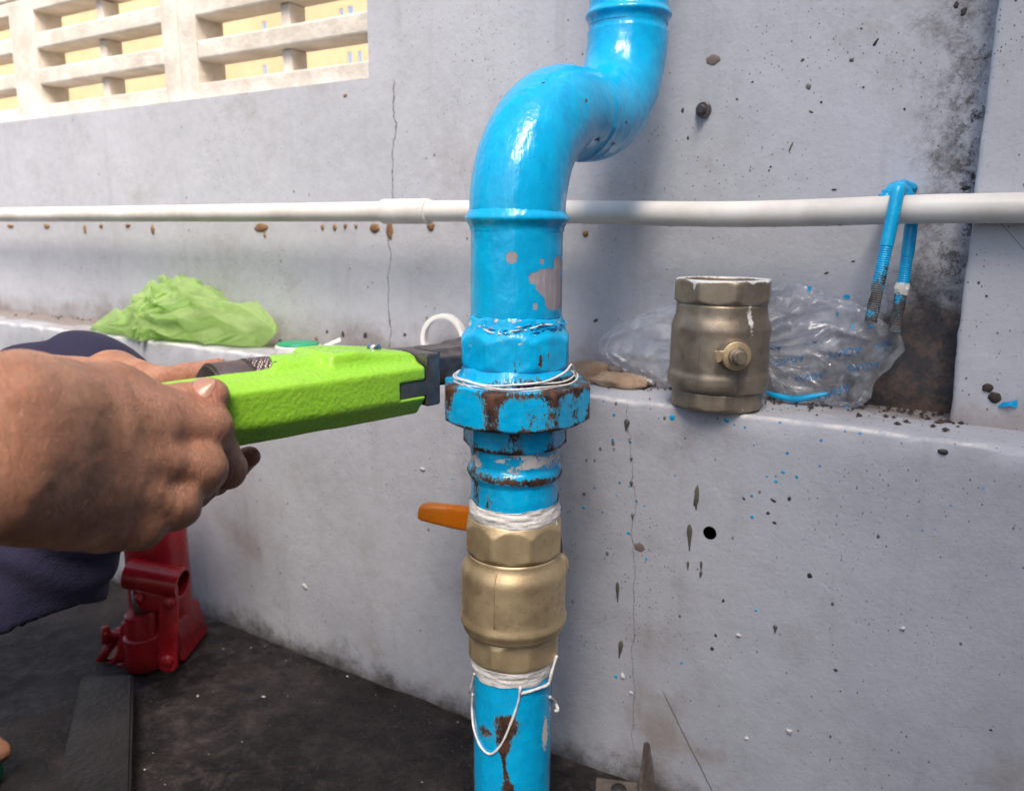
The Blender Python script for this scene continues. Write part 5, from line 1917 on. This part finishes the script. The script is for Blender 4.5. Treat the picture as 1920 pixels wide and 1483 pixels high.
elbR = np.array([-0.455, 0.250, H - 0.125])
wr_t, wr_b = Q(15, 770, 0.357), Q(10, 905, 0.352)
mcp = dict(i=Q(388, 802, 0.449), m=Q(372, 878, 0.437), r=Q(325, 944, 0.424), p=Q(258, 984, 0.410))
prims_r = []      # (a, b, ra, rb, k)


def add(a, b, ra, rb_, k=0.010):
    prims_r.append((np.asarray(a), np.asarray(b), ra, rb_, k))


add(elbR, (wr_t * 0.55 + wr_b * 0.45), 0.040, 0.0285, 0.02)
add(elbR + np.array([0.02, 0.01, 0]), wr_t * 0.8 + wr_b * 0.2, 0.030, 0.0215, 0.02)
add(elbR, wr_t * 0.2 + wr_b * 0.8, 0.030, 0.0215, 0.02)
add(wr_t, wr_b, 0.0205, 0.0195, 0.012)
# metacarpals
add(wr_t, mcp['i'], 0.0190, 0.0112, 0.007)
add(wr_t * 0.6 + wr_b * 0.4, mcp['m'], 0.0185, 0.0118, 0.006)
add(wr_t * 0.3 + wr_b * 0.7, mcp['r'], 0.0180, 0.0110, 0.006)
add(wr_b, mcp['p'], 0.0180, 0.0104, 0.006)
# back of the wrist and hand
add(Q(-10, 800, 0.345), Q(250, 822, 0.412), 0.0250, 0.0150, 0.012)
add(Q(-15, 880, 0.342), Q(225, 905, 0.402), 0.0250, 0.0150, 0.012)
# palm side and thumb muscle, behind
add(Q(60, 770, 0.385), Q(300, 800, 0.455), 0.018, 0.012, 0.014)
add(Q(90, 850, 0.380), Q(310, 880, 0.452), 0.018, 0.012, 0.014)
add(Q(60, 915, 0.368), Q(250, 960, 0.425), 0.019, 0.013, 0.014)
add(Q(70, 757, 0.372), Q(205, 757, 0.418), 0.0200, 0.0180, 0.012)
add(Q(205, 757, 0.418), Q(318, 780, 0.440), 0.0178, 0.0130, 0.012)
add(Q(100, 930, 0.372), Q(185, 962, 0.396), 0.0185, 0.0150, 0.012)
# knuckle bumps and tendons
for kx, rr_ in (('i', 0.0124), ('m', 0.0130), ('r', 0.0116), ('p', 0.0108)):
    q = mcp[kx] + (CM[:3, 3] - mcp[kx]) / np.linalg.norm(CM[:3, 3] - mcp[kx]) * 0.0034
    add(q, q + np.array([0.0005, 0, 0]), rr_, rr_, 0.006)
for kx, s_, m_ in (('m', wr_t * 0.58 + wr_b * 0.42, 0.0020), ('r', wr_t * 0.36 + wr_b * 0.64, 0.0022), ('i', wr_t * 0.8 + wr_b * 0.2, 0.0016)):
    tw = (CM[:3, 3] - mcp[kx]) / np.linalg.norm(CM[:3, 3] - mcp[kx])
    add(s_ * 0.55 + mcp[kx] * 0.45 + tw * 0.0132, mcp[kx] + tw * 0.0118, 0.0022, 0.0034, 0.007)
# fingers
fing = dict(i=[mcp['i'], Q(424, 878, 0.478), Q(398, 868, 0.506), Q(380, 838, 0.512)],
            m=[mcp['m'], Q(366, 904, 0.478), Q(350, 872, 0.503), Q(345, 838, 0.506)],
            r=[mcp['r'], Q(318, 948, 0.462), Q(305, 908, 0.488), Q(305, 874, 0.492)],
            p=[mcp['p'], Q(256, 984, 0.442), Q(250, 946, 0.464), Q(255, 918, 0.468)])
rad_f = dict(i=(0.0120, 0.0108, 0.0092, 0.0080), m=(0.0124, 0.0110, 0.0094, 0.0082), r=(0.0118, 0.0106, 0.0090, 0.0078), p=(0.0108, 0.0094, 0.0080, 0.0070))
fing_prims = []
for kx in 'imrp':
    j = fing[kx]; r_ = rad_f[kx]
    fing_prims.append([(j[q], j[q + 1], r_[q], r_[q + 1]) for q in range(3)])
th_j = [Q(150, 770, 0.408), Q(285, 768, 0.444), Q(345, 762, 0.452), Q(396, 742, 0.455)]
fing_prims.append([(th_j[0], th_j[1], 0.0170, 0.0128), (th_j[1], th_j[2], 0.0128, 0.0118), (th_j[2], th_j[3], 0.0116, 0.0096)])


def hand_field(prims, fingers, extra=None):
    def f(p):
        d = None
        for a, b, ra, rb_, k in prims:
            q = rcone(p, a, b, ra, rb_)
            d = q if d is None else smin(d, q, k)
        for fg in fingers:
            g_ = None
            for a, b, ra, rb_ in fg:
                q = rcone(p, a, b, ra, rb_)
                g_ = q if g_ is None else smin(g_, q, 0.0035)
            d = smin(d, g_, 0.0042)
        if extra: d = extra(p, d)
        d = d + (vnoise(p, 90, 5) - 0.5) * 0.0012 + (vnoise(p, 240, 6) - 0.5) * 0.0005
        return d
    return f


fR = hand_field(prims_r, fing_prims)
ptsR = np.array([q for pr_ in prims_r for q in pr_[:2]] + [q for fg in fing_prims for s_ in fg for q in s_[:2]])
VR, FR = surface_net(fR, ptsR.min(0) - 0.046, ptsR.max(0) + 0.03, 0.0017)


def lin_w(V, a, r):
    return np.exp(-(((V - a) ** 2).sum(1)) / r ** 2)


wR = np.zeros((len(VR), 3))
for kx in 'imrp':
    wR[:, 0] = np.maximum(wR[:, 0], lin_w(VR, mcp[kx], 0.013) * 0.8)
    wR[:, 0] = np.maximum(wR[:, 0], lin_w(VR, fing[kx][1], 0.012) * 0.7)
for q in (P(250, 778, 0.395), P(330, 880, 0.41), P(280, 800, 0.40)):
    wR[:, 1] = np.maximum(wR[:, 1], lin_w(VR, q, 0.010) * 0.4)
wR[:, 1] = np.maximum(wR[:, 1], lin_w(VR, th_j[3], 0.016) * 0.9)
# thumb nail: the upper, camera-side plate of the last joint
td = th_j[3] - th_j[2]; td /= np.linalg.norm(td)
toc = CM[:3, 3] - th_j[3]; toc /= np.linalg.norm(toc)
nn = up * 0.80 + toc * 0.62; nn -= td * (nn @ td); nn /= np.linalg.norm(nn)
nside = np.cross(td, nn)
nc = th_j[3] + nn * 0.0101 - td * 0.0028


def nail(nc, td, nn, ns, w, l, parent_mesh_name='nail'):
    V = []
    m1, m2 = 15, 13
    for i in range(m1):
        for j in range(m2):
            s = i / (m1 - 1) * 2 - 1; t = j / (m2 - 1) * 2 - 1
            ww = w * (1 - 0.42 * max(0, t) ** 3 - 0.18 * max(0, -t) ** 3)
            ln = l * (1 - 0.20 * s * s * (1 if t > 0 else 0.4))
            V.append(nc + td * (t * ln) + ns * (s * ww) - nn * (0.0028 * s * s + 0.0012 * t * t * (1 if t > 0 else 0.8)) + nn * 0.0005)
    return np.array(V), grid_faces(m1, m2, wrap=False)


# left hand, behind the wrench
elbL = np.array([-0.62, 0.80, H - 0.16])
wrL = P(215, 735, 0.600)
prims_l = []


def addl(a, b, ra, rb_, k=0.010):
    prims_l.append((np.asarray(a), np.asarray(b), ra, rb_, k))


addl(elbL, wrL, 0.040, 0.0255, 0.02)
pl_i, pl_m, pl_r, pl_p = P(352, 800, 0.545), P(335, 835, 0.548), P(312, 868, 0.552), P(290, 895, 0.556)
addl(wrL + up * 0.010, pl_i, 0.0200, 0.0125, 0.012)
addl(wrL, pl_m, 0.0200, 0.0128, 0.012)
addl(wrL - up * 0.010, pl_r, 0.0190, 0.0120, 0.012)
addl(wrL - up * 0.016, pl_p, 0.0180, 0.0112, 0.012)
fl_ = [[(pl_i, P(400, 868, 0.535), 0.0115, 0.0105), (P(400, 868, 0.535), P(440, 872, 0.512), 0.0100, 0.0088), (P(440, 872, 0.512), P(467, 856, 0.500), 0.0086, 0.0068)],
       [(pl_m, P(372, 895, 0.535), 0.0118, 0.0105), (P(372, 895, 0.535), P(405, 900, 0.515), 0.0100, 0.0088), (P(405, 900, 0.515), P(425, 890, 0.500), 0.0086, 0.0068)],
       [(pl_r, P(335, 925, 0.535), 0.0112, 0.0100), (P(335, 925, 0.535), P(366, 930, 0.512), 0.0096, 0.0084), (P(366, 930, 0.512), P(388, 920, 0.500), 0.0082, 0.0066)],
       [(pl_p, P(300, 940, 0.535), 0.0102, 0.0090), (P(300, 940, 0.535), P(325, 945, 0.515), 0.0086, 0.0076), (P(325, 945, 0.515), P(345, 932, 0.502), 0.0074, 0.0060)],
       [(wrL + up * 0.012, P(300, 722, 0.560), 0.0180, 0.0130), (P(300, 722, 0.560), P(352, 712, 0.536), 0.0122, 0.0108), (P(352, 712, 0.536), P(410, 695, 0.512), 0.0105, 0.0078)]]
fL = hand_field(prims_l, fl_)
ptsL = np.array([q for pr_ in prims_l for q in pr_[:2]] + [q for fg in fl_ for s_ in fg for q in s_[:2]])
VL, FL = surface_net(fL, ptsL.min(0) - 0.046, ptsL.max(0) + 0.03, 0.0022)
wL = np.zeros((len(VL), 3))
for fg in fl_:
    wL[:, 1] = np.maximum(wL[:, 1], lin_w(VL, fg[2][1], 0.02) * 0.9)
    wL[:, 1] = np.maximum(wL[:, 1], lin_w(VL, fg[1][1], 0.012) * 0.6)

# rest of the body: squatting, facing the pipe
hip = np.array([-0.92, 0.56, 0.20])
hipL, hipR = hip + [0.02, 0.10, 0], hip + [-0.02, -0.10, 0]
kneeL, kneeR = P(160, 752, 0.735), np.array([-0.50, 0.30, 0.40])
ankL, ankR = np.array([-0.605, 0.700, 0.085]), np.array([-0.66, 0.30, 0.085])
chest = np.array([-0.80, 0.53, 0.56])
neck = np.array([-0.735, 0.53, 0.70])
head = np.array([-0.675, 0.53, 0.815])
shL, shR = chest + [0.03, 0.17, 0.05], chest + [0.03, -0.17, 0.05]
toeL, toeR = on_z(-80, 1432, 0.03), np.array([-0.49, 0.29, 0.03])
fwd = np.array([0.96, 0.05, -0.28]); fwd /= np.linalg.norm(fwd)


def f_body(p):
    d = rcone(p, hip, chest, 0.125, 0.135)
    for a, b, ra, rb_ in ((hipL, kneeL, 0.080, 0.054), (hipR, kneeR, 0.080, 0.054), (kneeL, ankL, 0.052, 0.034), (kneeR, ankR, 0.052, 0.034),
                          (shL, elbL, 0.048, 0.040), (shR, elbR, 0.048, 0.040), (chest + [0.01, 0, 0.10], neck, 0.07, 0.055), (neck, head, 0.052, 0.055),
                          (ankL - [0.03, 0, 0.045], toeL - [0.03, 0, 0.0], 0.036, 0.022), (ankR - [0.03, 0, 0.045], toeR - [0.03, 0, 0], 0.036, 0.022),
                          (ankL, ankL - [0.02, 0, 0.04], 0.034, 0.036), (ankR, ankR - [0.02, 0, 0.04], 0.034, 0.036)):
        d = smin(d, rcone(p, a, b, ra, rb_), 0.02)
    d = smin(d, ball(p, head + [0.0, 0, 0.02], 0.088, (1.08, 0.88, 1.12)), 0.02)
    d = smin(d, ball(p, head + [0.045, 0, -0.035], 0.058, (1, 0.9, 1.1)), 0.02)
    d = smin(d, rcone(p, head + fwd * 0.090 + [0, 0, 0.035], head + fwd * 0.112 + [0, 0, -0.005], 0.009, 0.014), 0.012)
    for s_ in (-1, 1):
        d = smin(d, ball(p, head + [0.0, 0.080 * s_, 0.0], 0.028, (0.7, 0.35, 1.1)), 0.006)
        d = smax(d, -ball(p, head + fwd * 0.100 + [0, 0.032 * s_, 0.028], 0.014), 0.01)
        d = smin(d, ball(p, head + fwd * 0.086 + [0, 0.032 * s_, 0.028], 0.012), 0.003)
    d = smin(d, rcone(p, head + fwd * 0.092 + [0.0, -0.018, -0.038], head + fwd * 0.092 + [0.0, 0.018, -0.038], 0.008, 0.008), 0.006)
    # toes
    for tip, an in ((toeL, ankL), (toeR, ankR)):
        dv = tip - an; dv[2] = 0; dv = dv / np.linalg.norm(dv); sv = np.array([-dv[1], dv[0], 0])
        for k in range(5):
            o_ = (k - 2) * 0.016
            ln = (0.010, 0.012, 0.010, 0.004, -0.004)[k if tip is toeR else 4 - k]
            d = smin(d, rcone(p, tip - dv * 0.03 + sv * o_ * 0.9, tip + dv * ln + sv * o_ - up * 0.004, 0.0125, 0.0095), 0.006)
    return d


VB, FB = surface_net(f_body, (-1.10, 0.10, 0.004), (-0.28, 0.98, 0.95), 0.0085, newton=1)
Vall = np.concatenate([VR, VL, VB]); Fall = np.concatenate([FR, FL + len(VR), FB + len(VR) + len(VL)])
wall_ = np.concatenate([wR, wL, np.zeros((len(VB), 3))])
body = mesh('body', Vall, Fall, MAT['skin'], person, True, wear=wall_)
V, Fc = nail(nc, td, nn, nside, 0.0076, 0.0084)
t_ = NT('nail_plate')
MAT['nail'] = t_.p(col=t_.mix(t_.noise(120, 3), (0.42, 0.205, 0.145), (0.52, 0.285, 0.21)), rough=0.24, sss=0.15)
mesh('thumb_nail', V, Fc, MAT['nail'], person, True)
# sparse wet drops on the back of the hand


def project_to(f, p, n=6):
    p = np.asarray(p, float)[None].repeat(1, 0)
    for _ in range(n):
        e = 0.0005
        g_ = np.stack([f(p + np.eye(3)[k] * e) - f(p - np.eye(3)[k] * e) for k in range(3)], 1) / (2 * e)
        p = p - g_ * f(p)[:, None] / np.maximum((g_ * g_).sum(1), 0.3)[:, None]
    g_ = np.stack([f(p + np.eye(3)[k] * e) - f(p - np.eye(3)[k] * e) for k in range(3)], 1)
    return p[0], g_[0] / np.linalg.norm(g_[0])


def march(f, px, py, d0=0.28, d1=0.6):
    o = CM[:3, 3]; r = ray(px, py)
    t = np.linspace(d0, d1, 220)
    v = f(o + t[:, None] * r)
    k = np.argmax(v < 0)
    return o + r * t[max(k - 1, 0)]


pts = []
for (px, py, r_) in ((283, 780, 0.0011), (253, 776, 0.0010), (292, 742, 0.0009), (226, 846, 0.0010), (306, 835, 0.0012), (255, 897, 0.0009), (345, 915, 0.0013), (320, 913, 0.0010),
                     (170, 966, 0.0016), (201, 994, 0.0016), (222, 1004, 0.0016), (240, 1003, 0.0015), (180, 985, 0.0013), (95, 968, 0.0012), (212, 780, 0.0008), (393, 870, 0.0009), (318, 860, 0.0008), (355, 868, 0.0008)):
    q, n_ = project_to(fR, march(fR, px, py))
    pts.append((q, n_, r_))
drops('water_drops', pts, person)


# trousers
def f_tr(p):
    d = rcone(p, hip, hip + [0.02, 0, 0.16], 0.158, 0.150)
    hemL = ankL + [0.05, 0, 0] + (kneeL - ankL) * 0.24
    hemR = ankR + (kneeR - ankR) * 0.24
    for a, b, ra, rb_ in ((hipL, kneeL, 0.098, 0.0605), (hipR, kneeR, 0.098, 0.0605), (kneeL, hemL + [0.025, 0, -0.03], 0.062, 0.072), (kneeR, hemR + [0.025, 0, -0.03], 0.062, 0.072)):
        d = smin(d, rcone(p, a, b, ra, rb_), 0.018)
    fold = (np.sin((p[:, 2] * 1.3 + p[:, 0] * 0.9) * 105 + vnoise(p, 14, 3) * 7) * 0.0022 + (vnoise(p, 22, 8) - 0.5) * 0.012)
    d = d + fold * sstep(0.0, 0.15, np.abs(p[:, 2] - 0.46) + 0.05)
    # hems cut level above the ankle
    cutz = (0.158 + 0.010 * np.sin(p[:, 1] * 40)) - p[:, 2]
    leg = p[:, 0] > -0.80
    d = np.where(leg, smax(d, cutz, 0.002), d)
    inner = smax(np.minimum(rcone(p, kneeL - [0, 0, 0.10], ankL, 0.045, 0.062), rcone(p, kneeR - [0, 0, 0.10], ankR, 0.045, 0.062)), p[:, 2] - 0.185, 0.004)
    d = np.where(leg, smax(d, -inner, 0.003), d)
    top = p[:, 2] - (hip[2] + 0.20)
    return np.where(p[:, 0] < -0.78, np.maximum(d, top), d)


V, Fc = surface_net(f_tr, (-1.13, 0.10, 0.02), (-0.26, 0.98, 0.50), 0.0055, newton=1)
mesh('trousers', V, Fc, MAT['navy'], person, True)


def f_sh(p):
    d = rcone(p, hip + [0.02, 0, 0.10], chest, 0.150, 0.150)
    d = smin(d, rcone(p, shL - [0.02, 0.03, 0], shR + [-0.02, 0.03, 0], 0.075, 0.075), 0.03)
    for s_, e_ in ((shL, elbL), (shR, elbR)):
        d = smin(d, rcone(p, s_, s_ * 0.35 + np.asarray(e_) * 0.65, 0.066, 0.062), 0.02)
    d = smin(d, rcone(p, chest + [0.01, 0, 0.08], neck - [0.005, 0, 0.03], 0.085, 0.068), 0.02)
    d = d + (vnoise(p, 16, 2) - 0.5) * 0.014
    d = smax(d, -rcone(p, neck - [0, 0, 0.04], head, 0.058, 0.06), 0.004)
    return smax(d, (hip[2] + 0.09) - p[:, 2], 0.004)


V, Fc = surface_net(f_sh, (-1.10, 0.10, 0.22), (-0.40, 1.02, 0.80), 0.008, newton=1)
mesh('shirt', V, Fc, MAT['shirt'], person, True)


def f_hair(p):
    d = ball(p, head + [-0.006, 0, 0.028], 0.094, (1.08, 0.90, 1.10)) + (vnoise(p, 90, 2) - 0.5) * 0.008
    return smax(d, (p - head) @ np.array([0.80, 0, -0.6]) - 0.030, 0.008)


V, Fc = surface_net(f_hair, head - 0.13, head + 0.15, 0.006, newton=1)
mesh('hair', V, Fc, MAT['hair'], person, True)
# sandals
for tip, an in ((toeL, ankL), (toeR, ankR)):
    dv = tip - an; dv[2] = 0; dv /= np.linalg.norm(dv); sv = np.array([-dv[1], dv[0], 0])
    heel_p = an - dv * 0.045
    heel_p = np.array([heel_p[0], heel_p[1], 0]); tip_p = np.array([tip[0], tip[1], 0]) + dv * 0.022
    m = 40
    ring = []
    L_ = np.linalg.norm(tip_p - heel_p)
    for k in range(m):
        t = k / m * 2 * math.pi
        s = 0.5 - 0.5 * math.cos(t)
        wd = 0.036 + 0.014 * s - 0.008 * math.exp(-((s - 0.4) / 0.2) ** 2)
        sq = math.copysign(abs(math.sin(t)) ** 0.6, math.sin(t))
        ring.append(heel_p + dv * L_ * s + sv * wd * sq)
    ring = np.array(ring)
    V = np.concatenate([ring + up * 0.003, ring + up * 0.014])
    Fc = grid_faces(2, m) + [tuple(range(m))[::-1], tuple(range(m, 2 * m))]
    sole = mesh('sandal', V, Fc, MAT['green_rubber'], person, False)
    base = tip - dv * 0.03
    for s_ in (-1, 1):
        V, Fc = tube(smooth_path([base + up * 0.012, base - dv * 0.03 + sv * 0.022 * s_ + up * 0.022, base - dv * 0.07 + sv * 0.042 * s_ - up * 0.012], 14), 0.0055, 8)
        mesh('strap', V, Fc, MAT['green_rubber'], sole, True)

# ================================================================== RED BOTTLE JACK
jb = on_z(278, 1246, 0.0)
JS = 0.95 / F_PX
jack = thing('bottle_jack', 'red painted hydraulic bottle jack standing on the dark floor', 'jack', (jb[0], jb[1], 0))


def J(px, py, d=0.0):
    """point in the upright plane through the jack facing the camera, pushed d metres back"""
    r = ray(px, py)
    t = (jb[1] + d) / r[1]
    return CM[:3, 3] + r * t


def jbox(name, c, sx, sy, sz, rot=0.0, bev=0.003, mat='red', tilt=0.0):
    bm = bmesh.new()
    Mx = Matrix.Translation(c) @ Matrix.Rotation(rot, 4, 'Z') @ Matrix.Rotation(tilt, 4, 'Y')
    box_bm(bm, (-sx / 2, -sy / 2, -sz / 2), (sx / 2, sy / 2, sz / 2), bev, 2, Mx)
    return bm_obj(name, bm, MAT[mat], jack, False)


cyl = J(300, 1100, 0.045); cyl[2] = 0
jr = 0.036
V, Fc = tube([cyl + up * z for z in (0.012, 0.020, 0.11, 0.195, 0.205, 0.212)], [jr * 1.02, jr * 1.02, jr, jr * 0.98, jr * 0.90, jr * 0.55], 40)
flat_edges(mesh('cylinder', V, Fc, MAT['red'], jack, True), 40)
V, Fc = tube([cyl + up * z for z in (0.212, 0.225, 0.226, 0.234)], [0.014, 0.014, 0.018, 0.017], 28)
flat_edges(mesh('ram_head', V, Fc, MAT['steel'], jack, True), 40)


def f_base(p):
    q = p - np.array([cyl[0], cyl[1], 0])
    x, y, z = q[:, 0], q[:, 1], q[:, 2]
    k = 0.004
    lim = np.interp(z, [0.0, 0.010, 0.050], [0.043, 0.041, 0.035])
    d = smax(smax(np.abs(x) - lim, np.abs(y + 0.004) - lim * 0.95, 0.008), smax(-z + 0.0015, z - 0.050, k), k)
    return d + (vnoise(p, 70, 2) - 0.5) * 0.0025


V, Fc = surface_net(f_base, (cyl[0] - 0.08, cyl[1] - 0.08, -0.006), (cyl[0] + 0.08, cyl[1] + 0.08, 0.06), 0.003)
mesh('base', V, Fc, MAT['red'], jack, True)
# pump barrel in front
pb = J(272, 1262, -0.004); pb[2] = 0
V, Fc = tube([pb + up * z for z in (0.0015, 0.004, 0.040, 0.041, 0.0415, 0.068, 0.070)], [0.0195, 0.0205, 0.0200, 0.0190, 0.0170, 0.0165, 0.0145], 28)
flat_edges(mesh('pump_barrel', V, Fc, MAT['red'], jack, True), 40)
pt_ = pb + up * 0.066 + np.array([0.001, 0.002, 0])
V, Fc = tube([pt_, pt_ + up * 0.030], 0.0085, 20)
mesh('pump_piston', V, Fc, MAT['steel'], jack, True)
# handle socket: open tube lying across
h0, h1 = J(243, 1075, -0.006), J(343, 1093, -0.012)
hd = (h1 - h0) / np.linalg.norm(h1 - h0)
V, Fc = [], []
th = np.arange(28) / 28 * 2 * math.pi
ax_ = np.cross(hd, up); ax_ /= np.linalg.norm(ax_); az_ = np.cross(ax_, hd)
for (t, r) in ((0.0, 0.0150), (0.0, 0.0178), (1.0, 0.0178), (1.0, 0.0150), (0.4, 0.0150)):
    V.append(h0 + (h1 - h0) * t + r * (np.cos(th)[:, None] * ax_ + np.sin(th)[:, None] * az_))
V = np.concatenate(V)
Fc = grid_faces(5, 28) + [tuple(range(4 * 28, 5 * 28))[::-1], tuple(range(28))]
flat_edges(mesh('handle_socket', V, Fc, MAT['red'], jack, True), 40)
# rocker plate under the socket and link bar
cpl = J(287, 1120, -0.016)
V, Fc = bar_loft([(J(252, 1102, -0.017), up * 0.010, np.array([0, 0.004, 0])), (J(262, 1122, -0.018), up * 0.013, np.array([0, 0.004, 0])), (J(318, 1130, -0.018), up * 0.013, np.array([0, 0.004, 0])), (J(332, 1112, -0.017), up * 0.010, np.array([0, 0.004, 0]))], 20)
flat_edges(mesh('rocker', V, Fc, MAT['red'], jack, True), 40)
l0, l1 = J(318, 1132, -0.024), J(315, 1236, -0.018)
V, Fc = bar_loft([(l0 + up * 0.010, np.array([0.006, 0, 0]), np.array([0, 0.003, 0])), (l0 + up * 0.004, np.array([0.0105, 0, 0]), np.array([0, 0.0035, 0])), (l1, np.array([0.0115, 0, 0]), np.array([0, 0.0035, 0])), (l1 - up * 0.009, np.array([0.0115, 0, 0]), np.array([0, 0.0035, 0])), (l1 - up * 0.014, np.array([0.006, 0, 0]), np.array([0, 0.003, 0]))], 20)
flat_edges(mesh('link_bar', V, Fc, MAT['red'], jack, True), 40)
for (px, py, d_, r) in ((263, 1121, -0.022, 0.0062), (317, 1130, -0.028, 0.0062), (314, 1237, -0.022, 0.0072)):
    c = J(px, py, d_)
    V, Fc = tube([c + [0, 0.004, 0], c, c - [0, 0.003, 0], c - [0, 0.0045, 0]], [r * 1.15, r, r * 0.9, r * 0.5], 18)
    mesh('rivet', V, Fc, MAT['red'], jack, True)
# triangular foot web at the left
wbv = [J(183, 1249, 0.005), J(248, 1250, 0.002), J(246, 1182, 0.022), J(219, 1183, 0.022)]
V = np.array([v - [0, 0.004, 0] for v in wbv] + [v + [0, 0.004, 0] for v in wbv])
ax2 = [(0, 1), (1, 2), (2, 3), (3, 0)]
for k, (a, b) in enumerate(ax2):
    pa, pb_ = wbv[a], wbv[b]
    V, Fc = tube([pa, pa * 0.5 + pb_ * 0.5, pb_], 0.0052 if k else 0.0068, 10)
    mesh('foot_rib', V, Fc, MAT['red'], jack, True)
V = np.array([wbv[0], wbv[1] + [0, 0.012, 0], wbv[2] + [0, 0.004, 0], wbv[3] + [0, 0.004, 0], wbv[0] + [0, 0.006, 0], wbv[1] + [0, 0.018, 0], wbv[2] + [0, 0.010, 0], wbv[3] + [0, 0.010, 0]])
mesh('foot_web', V, [(0, 1, 2, 3), (7, 6, 5, 4), (0, 4, 5, 1), (1, 5, 6, 2), (2, 6, 7, 3), (3, 7, 4, 0)], MAT['red'], jack, False)
V, Fc = tube([wbv[0] * 0.5 + wbv[1] * 0.5 + [0, -0.002, 0.004], wbv[2] - [0, 0.004, 0.006]], 0.0042, 10)
mesh('foot_rib', V, Fc, MAT['red'], jack, True)
rvp = J(199, 1189, 0.012)
V, Fc = tube([rvp + [0.035, 0.01, -0.006], rvp], 0.004, 12)
mesh('release_screw', V, Fc, MAT['red'], jack, True)
V, Fc = tube([rvp + up * 0.010, rvp - up * 0.010], [0.0045, 0.006], 12)
mesh('release_screw', V, Fc, MAT['red'], jack, True)

# ================================================================== PLANK, BRACKET, FLAKES
pk = [on_z(a, b, 0.022) for a, b in ((152, 1268), (250, 1262), (243, 1560), (88, 1560))]
V = np.array([[*q[:2], 0.022] for q in pk] + [[*q[:2], 0.003] for q in pk])
bm = bmesh.new()
vs = [bm.verts.new(v) for v in V]
for q in ((0, 3, 2, 1), (4, 5, 6, 7), (0, 1, 5, 4), (1, 2, 6, 5), (2, 3, 7, 6), (3, 0, 4, 7)):
    bm.faces.new([vs[i] for i in q])
bmesh.ops.recalc_face_normals(bm, faces=bm.faces[:])
bmesh.ops.bevel(bm, geom=bm.edges[:], offset=0.0025, segments=2, affect='EDGES')
plank = bm_obj('plank', bm, MAT['wood'], None, False)
tag(plank, 'near-black wooden plank lying on the floor in front of the red jack', 'plank')

bk = on_z(1190, 1490, 0.0)
br = thing('steel_bracket', 'small rusty steel bracket on the floor at the foot of the wall', 'bracket', (bk[0], bk[1], 0))
V = [on_z(1118, 1456, 0.012), on_z(1196, 1466, 0.012), on_z(1200, 1560, 0.012), on_z(1112, 1550, 0.012)]
V = np.array(V + [v - up * 0.010 for v in V])
bm = bmesh.new(); vs = [bm.verts.new(v) for v in V]
for q in ((0, 3, 2, 1), (4, 5, 6, 7), (0, 1, 5, 4), (1, 2, 6, 5), (2, 3, 7, 6), (3, 0, 4, 7)):
    bm.faces.new([vs[i] for i in q])
bmesh.ops.recalc_face_normals(bm, faces=bm.faces[:])
bmesh.ops.bevel(bm, geom=bm.edges[:], offset=0.0008, segments=1, affect='EDGES')
bm_obj('base_plate', bm, MAT['bracket'], br, False)
fb = on_z(1204, 1500, 0.0)
f0 = P(1208, 1392, 0.715)
V = np.array([P(1207, 1392, 0.700), P(1197, 1475, 0.705), P(1199, 1570, 0.705), P(1216, 1570, 0.720), P(1222, 1480, 0.722), P(1212, 1397, 0.712)])
bkv = np.array([0.0035, 0.0012, 0.0])
V2 = np.concatenate([V, V + bkv])
Fc = [tuple(range(6))[::-1], tuple(range(6, 12))] + [(i, (i + 1) % 6, (i + 1) % 6 + 6, i + 6) for i in range(6)]
mesh('fin', V2, Fc, MAT['bracket'], br, False)
hc = on_z(1160, 1478, 0.0126)
V, Fc = tube([hc - up * 0.002, hc + up * 0.0006], 0.007, 20)
mesh('hole_dark_disc', V, Fc, MAT['black'], br, True)  # black disc on the plate painting the dark inside of a hole

V, Fc = [], []
for k in range(150):
    x, y = random.uniform(-0.75, 0.35), random.uniform(0.45, 1.05)
    if x * EN[0] + y * EN[1] > N_LOW - 0.004: continue
    r = random.choice((0.0004, 0.0005, 0.0007, 0.0011)) * random.uniform(0.6, 1.3)
    if k < 2: x, y, r = [(-0.345, 0.80, 0.0024), (-0.272, 0.80, 0.0022)][k]
    b0 = len(V)
    zc = 0.0012 + r * 0.3
    for d_ in ((1, 0, 0), (-1, 0, 0), (0, 1, 0), (0, -1, 0), (0, 0, 0.6), (0, 0, -0.4)):
        V.append((x + d_[0] * r * random.uniform(0.6, 1.3), y + d_[1] * r * random.uniform(0.6, 1.3), zc + d_[2] * r))
    Fc += [(b0 + a, b0 + b, b0 + c) for a, b, c in ((0, 2, 4), (2, 1, 4), (1, 3, 4), (3, 0, 4), (2, 0, 5), (1, 2, 5), (3, 1, 5), (0, 3, 5))]
tag(mesh('render_flakes', V, Fc, MAT['white_chip'], None, False), 'tiny white flakes of render scattered over the dark floor', 'flakes', kind='stuff')
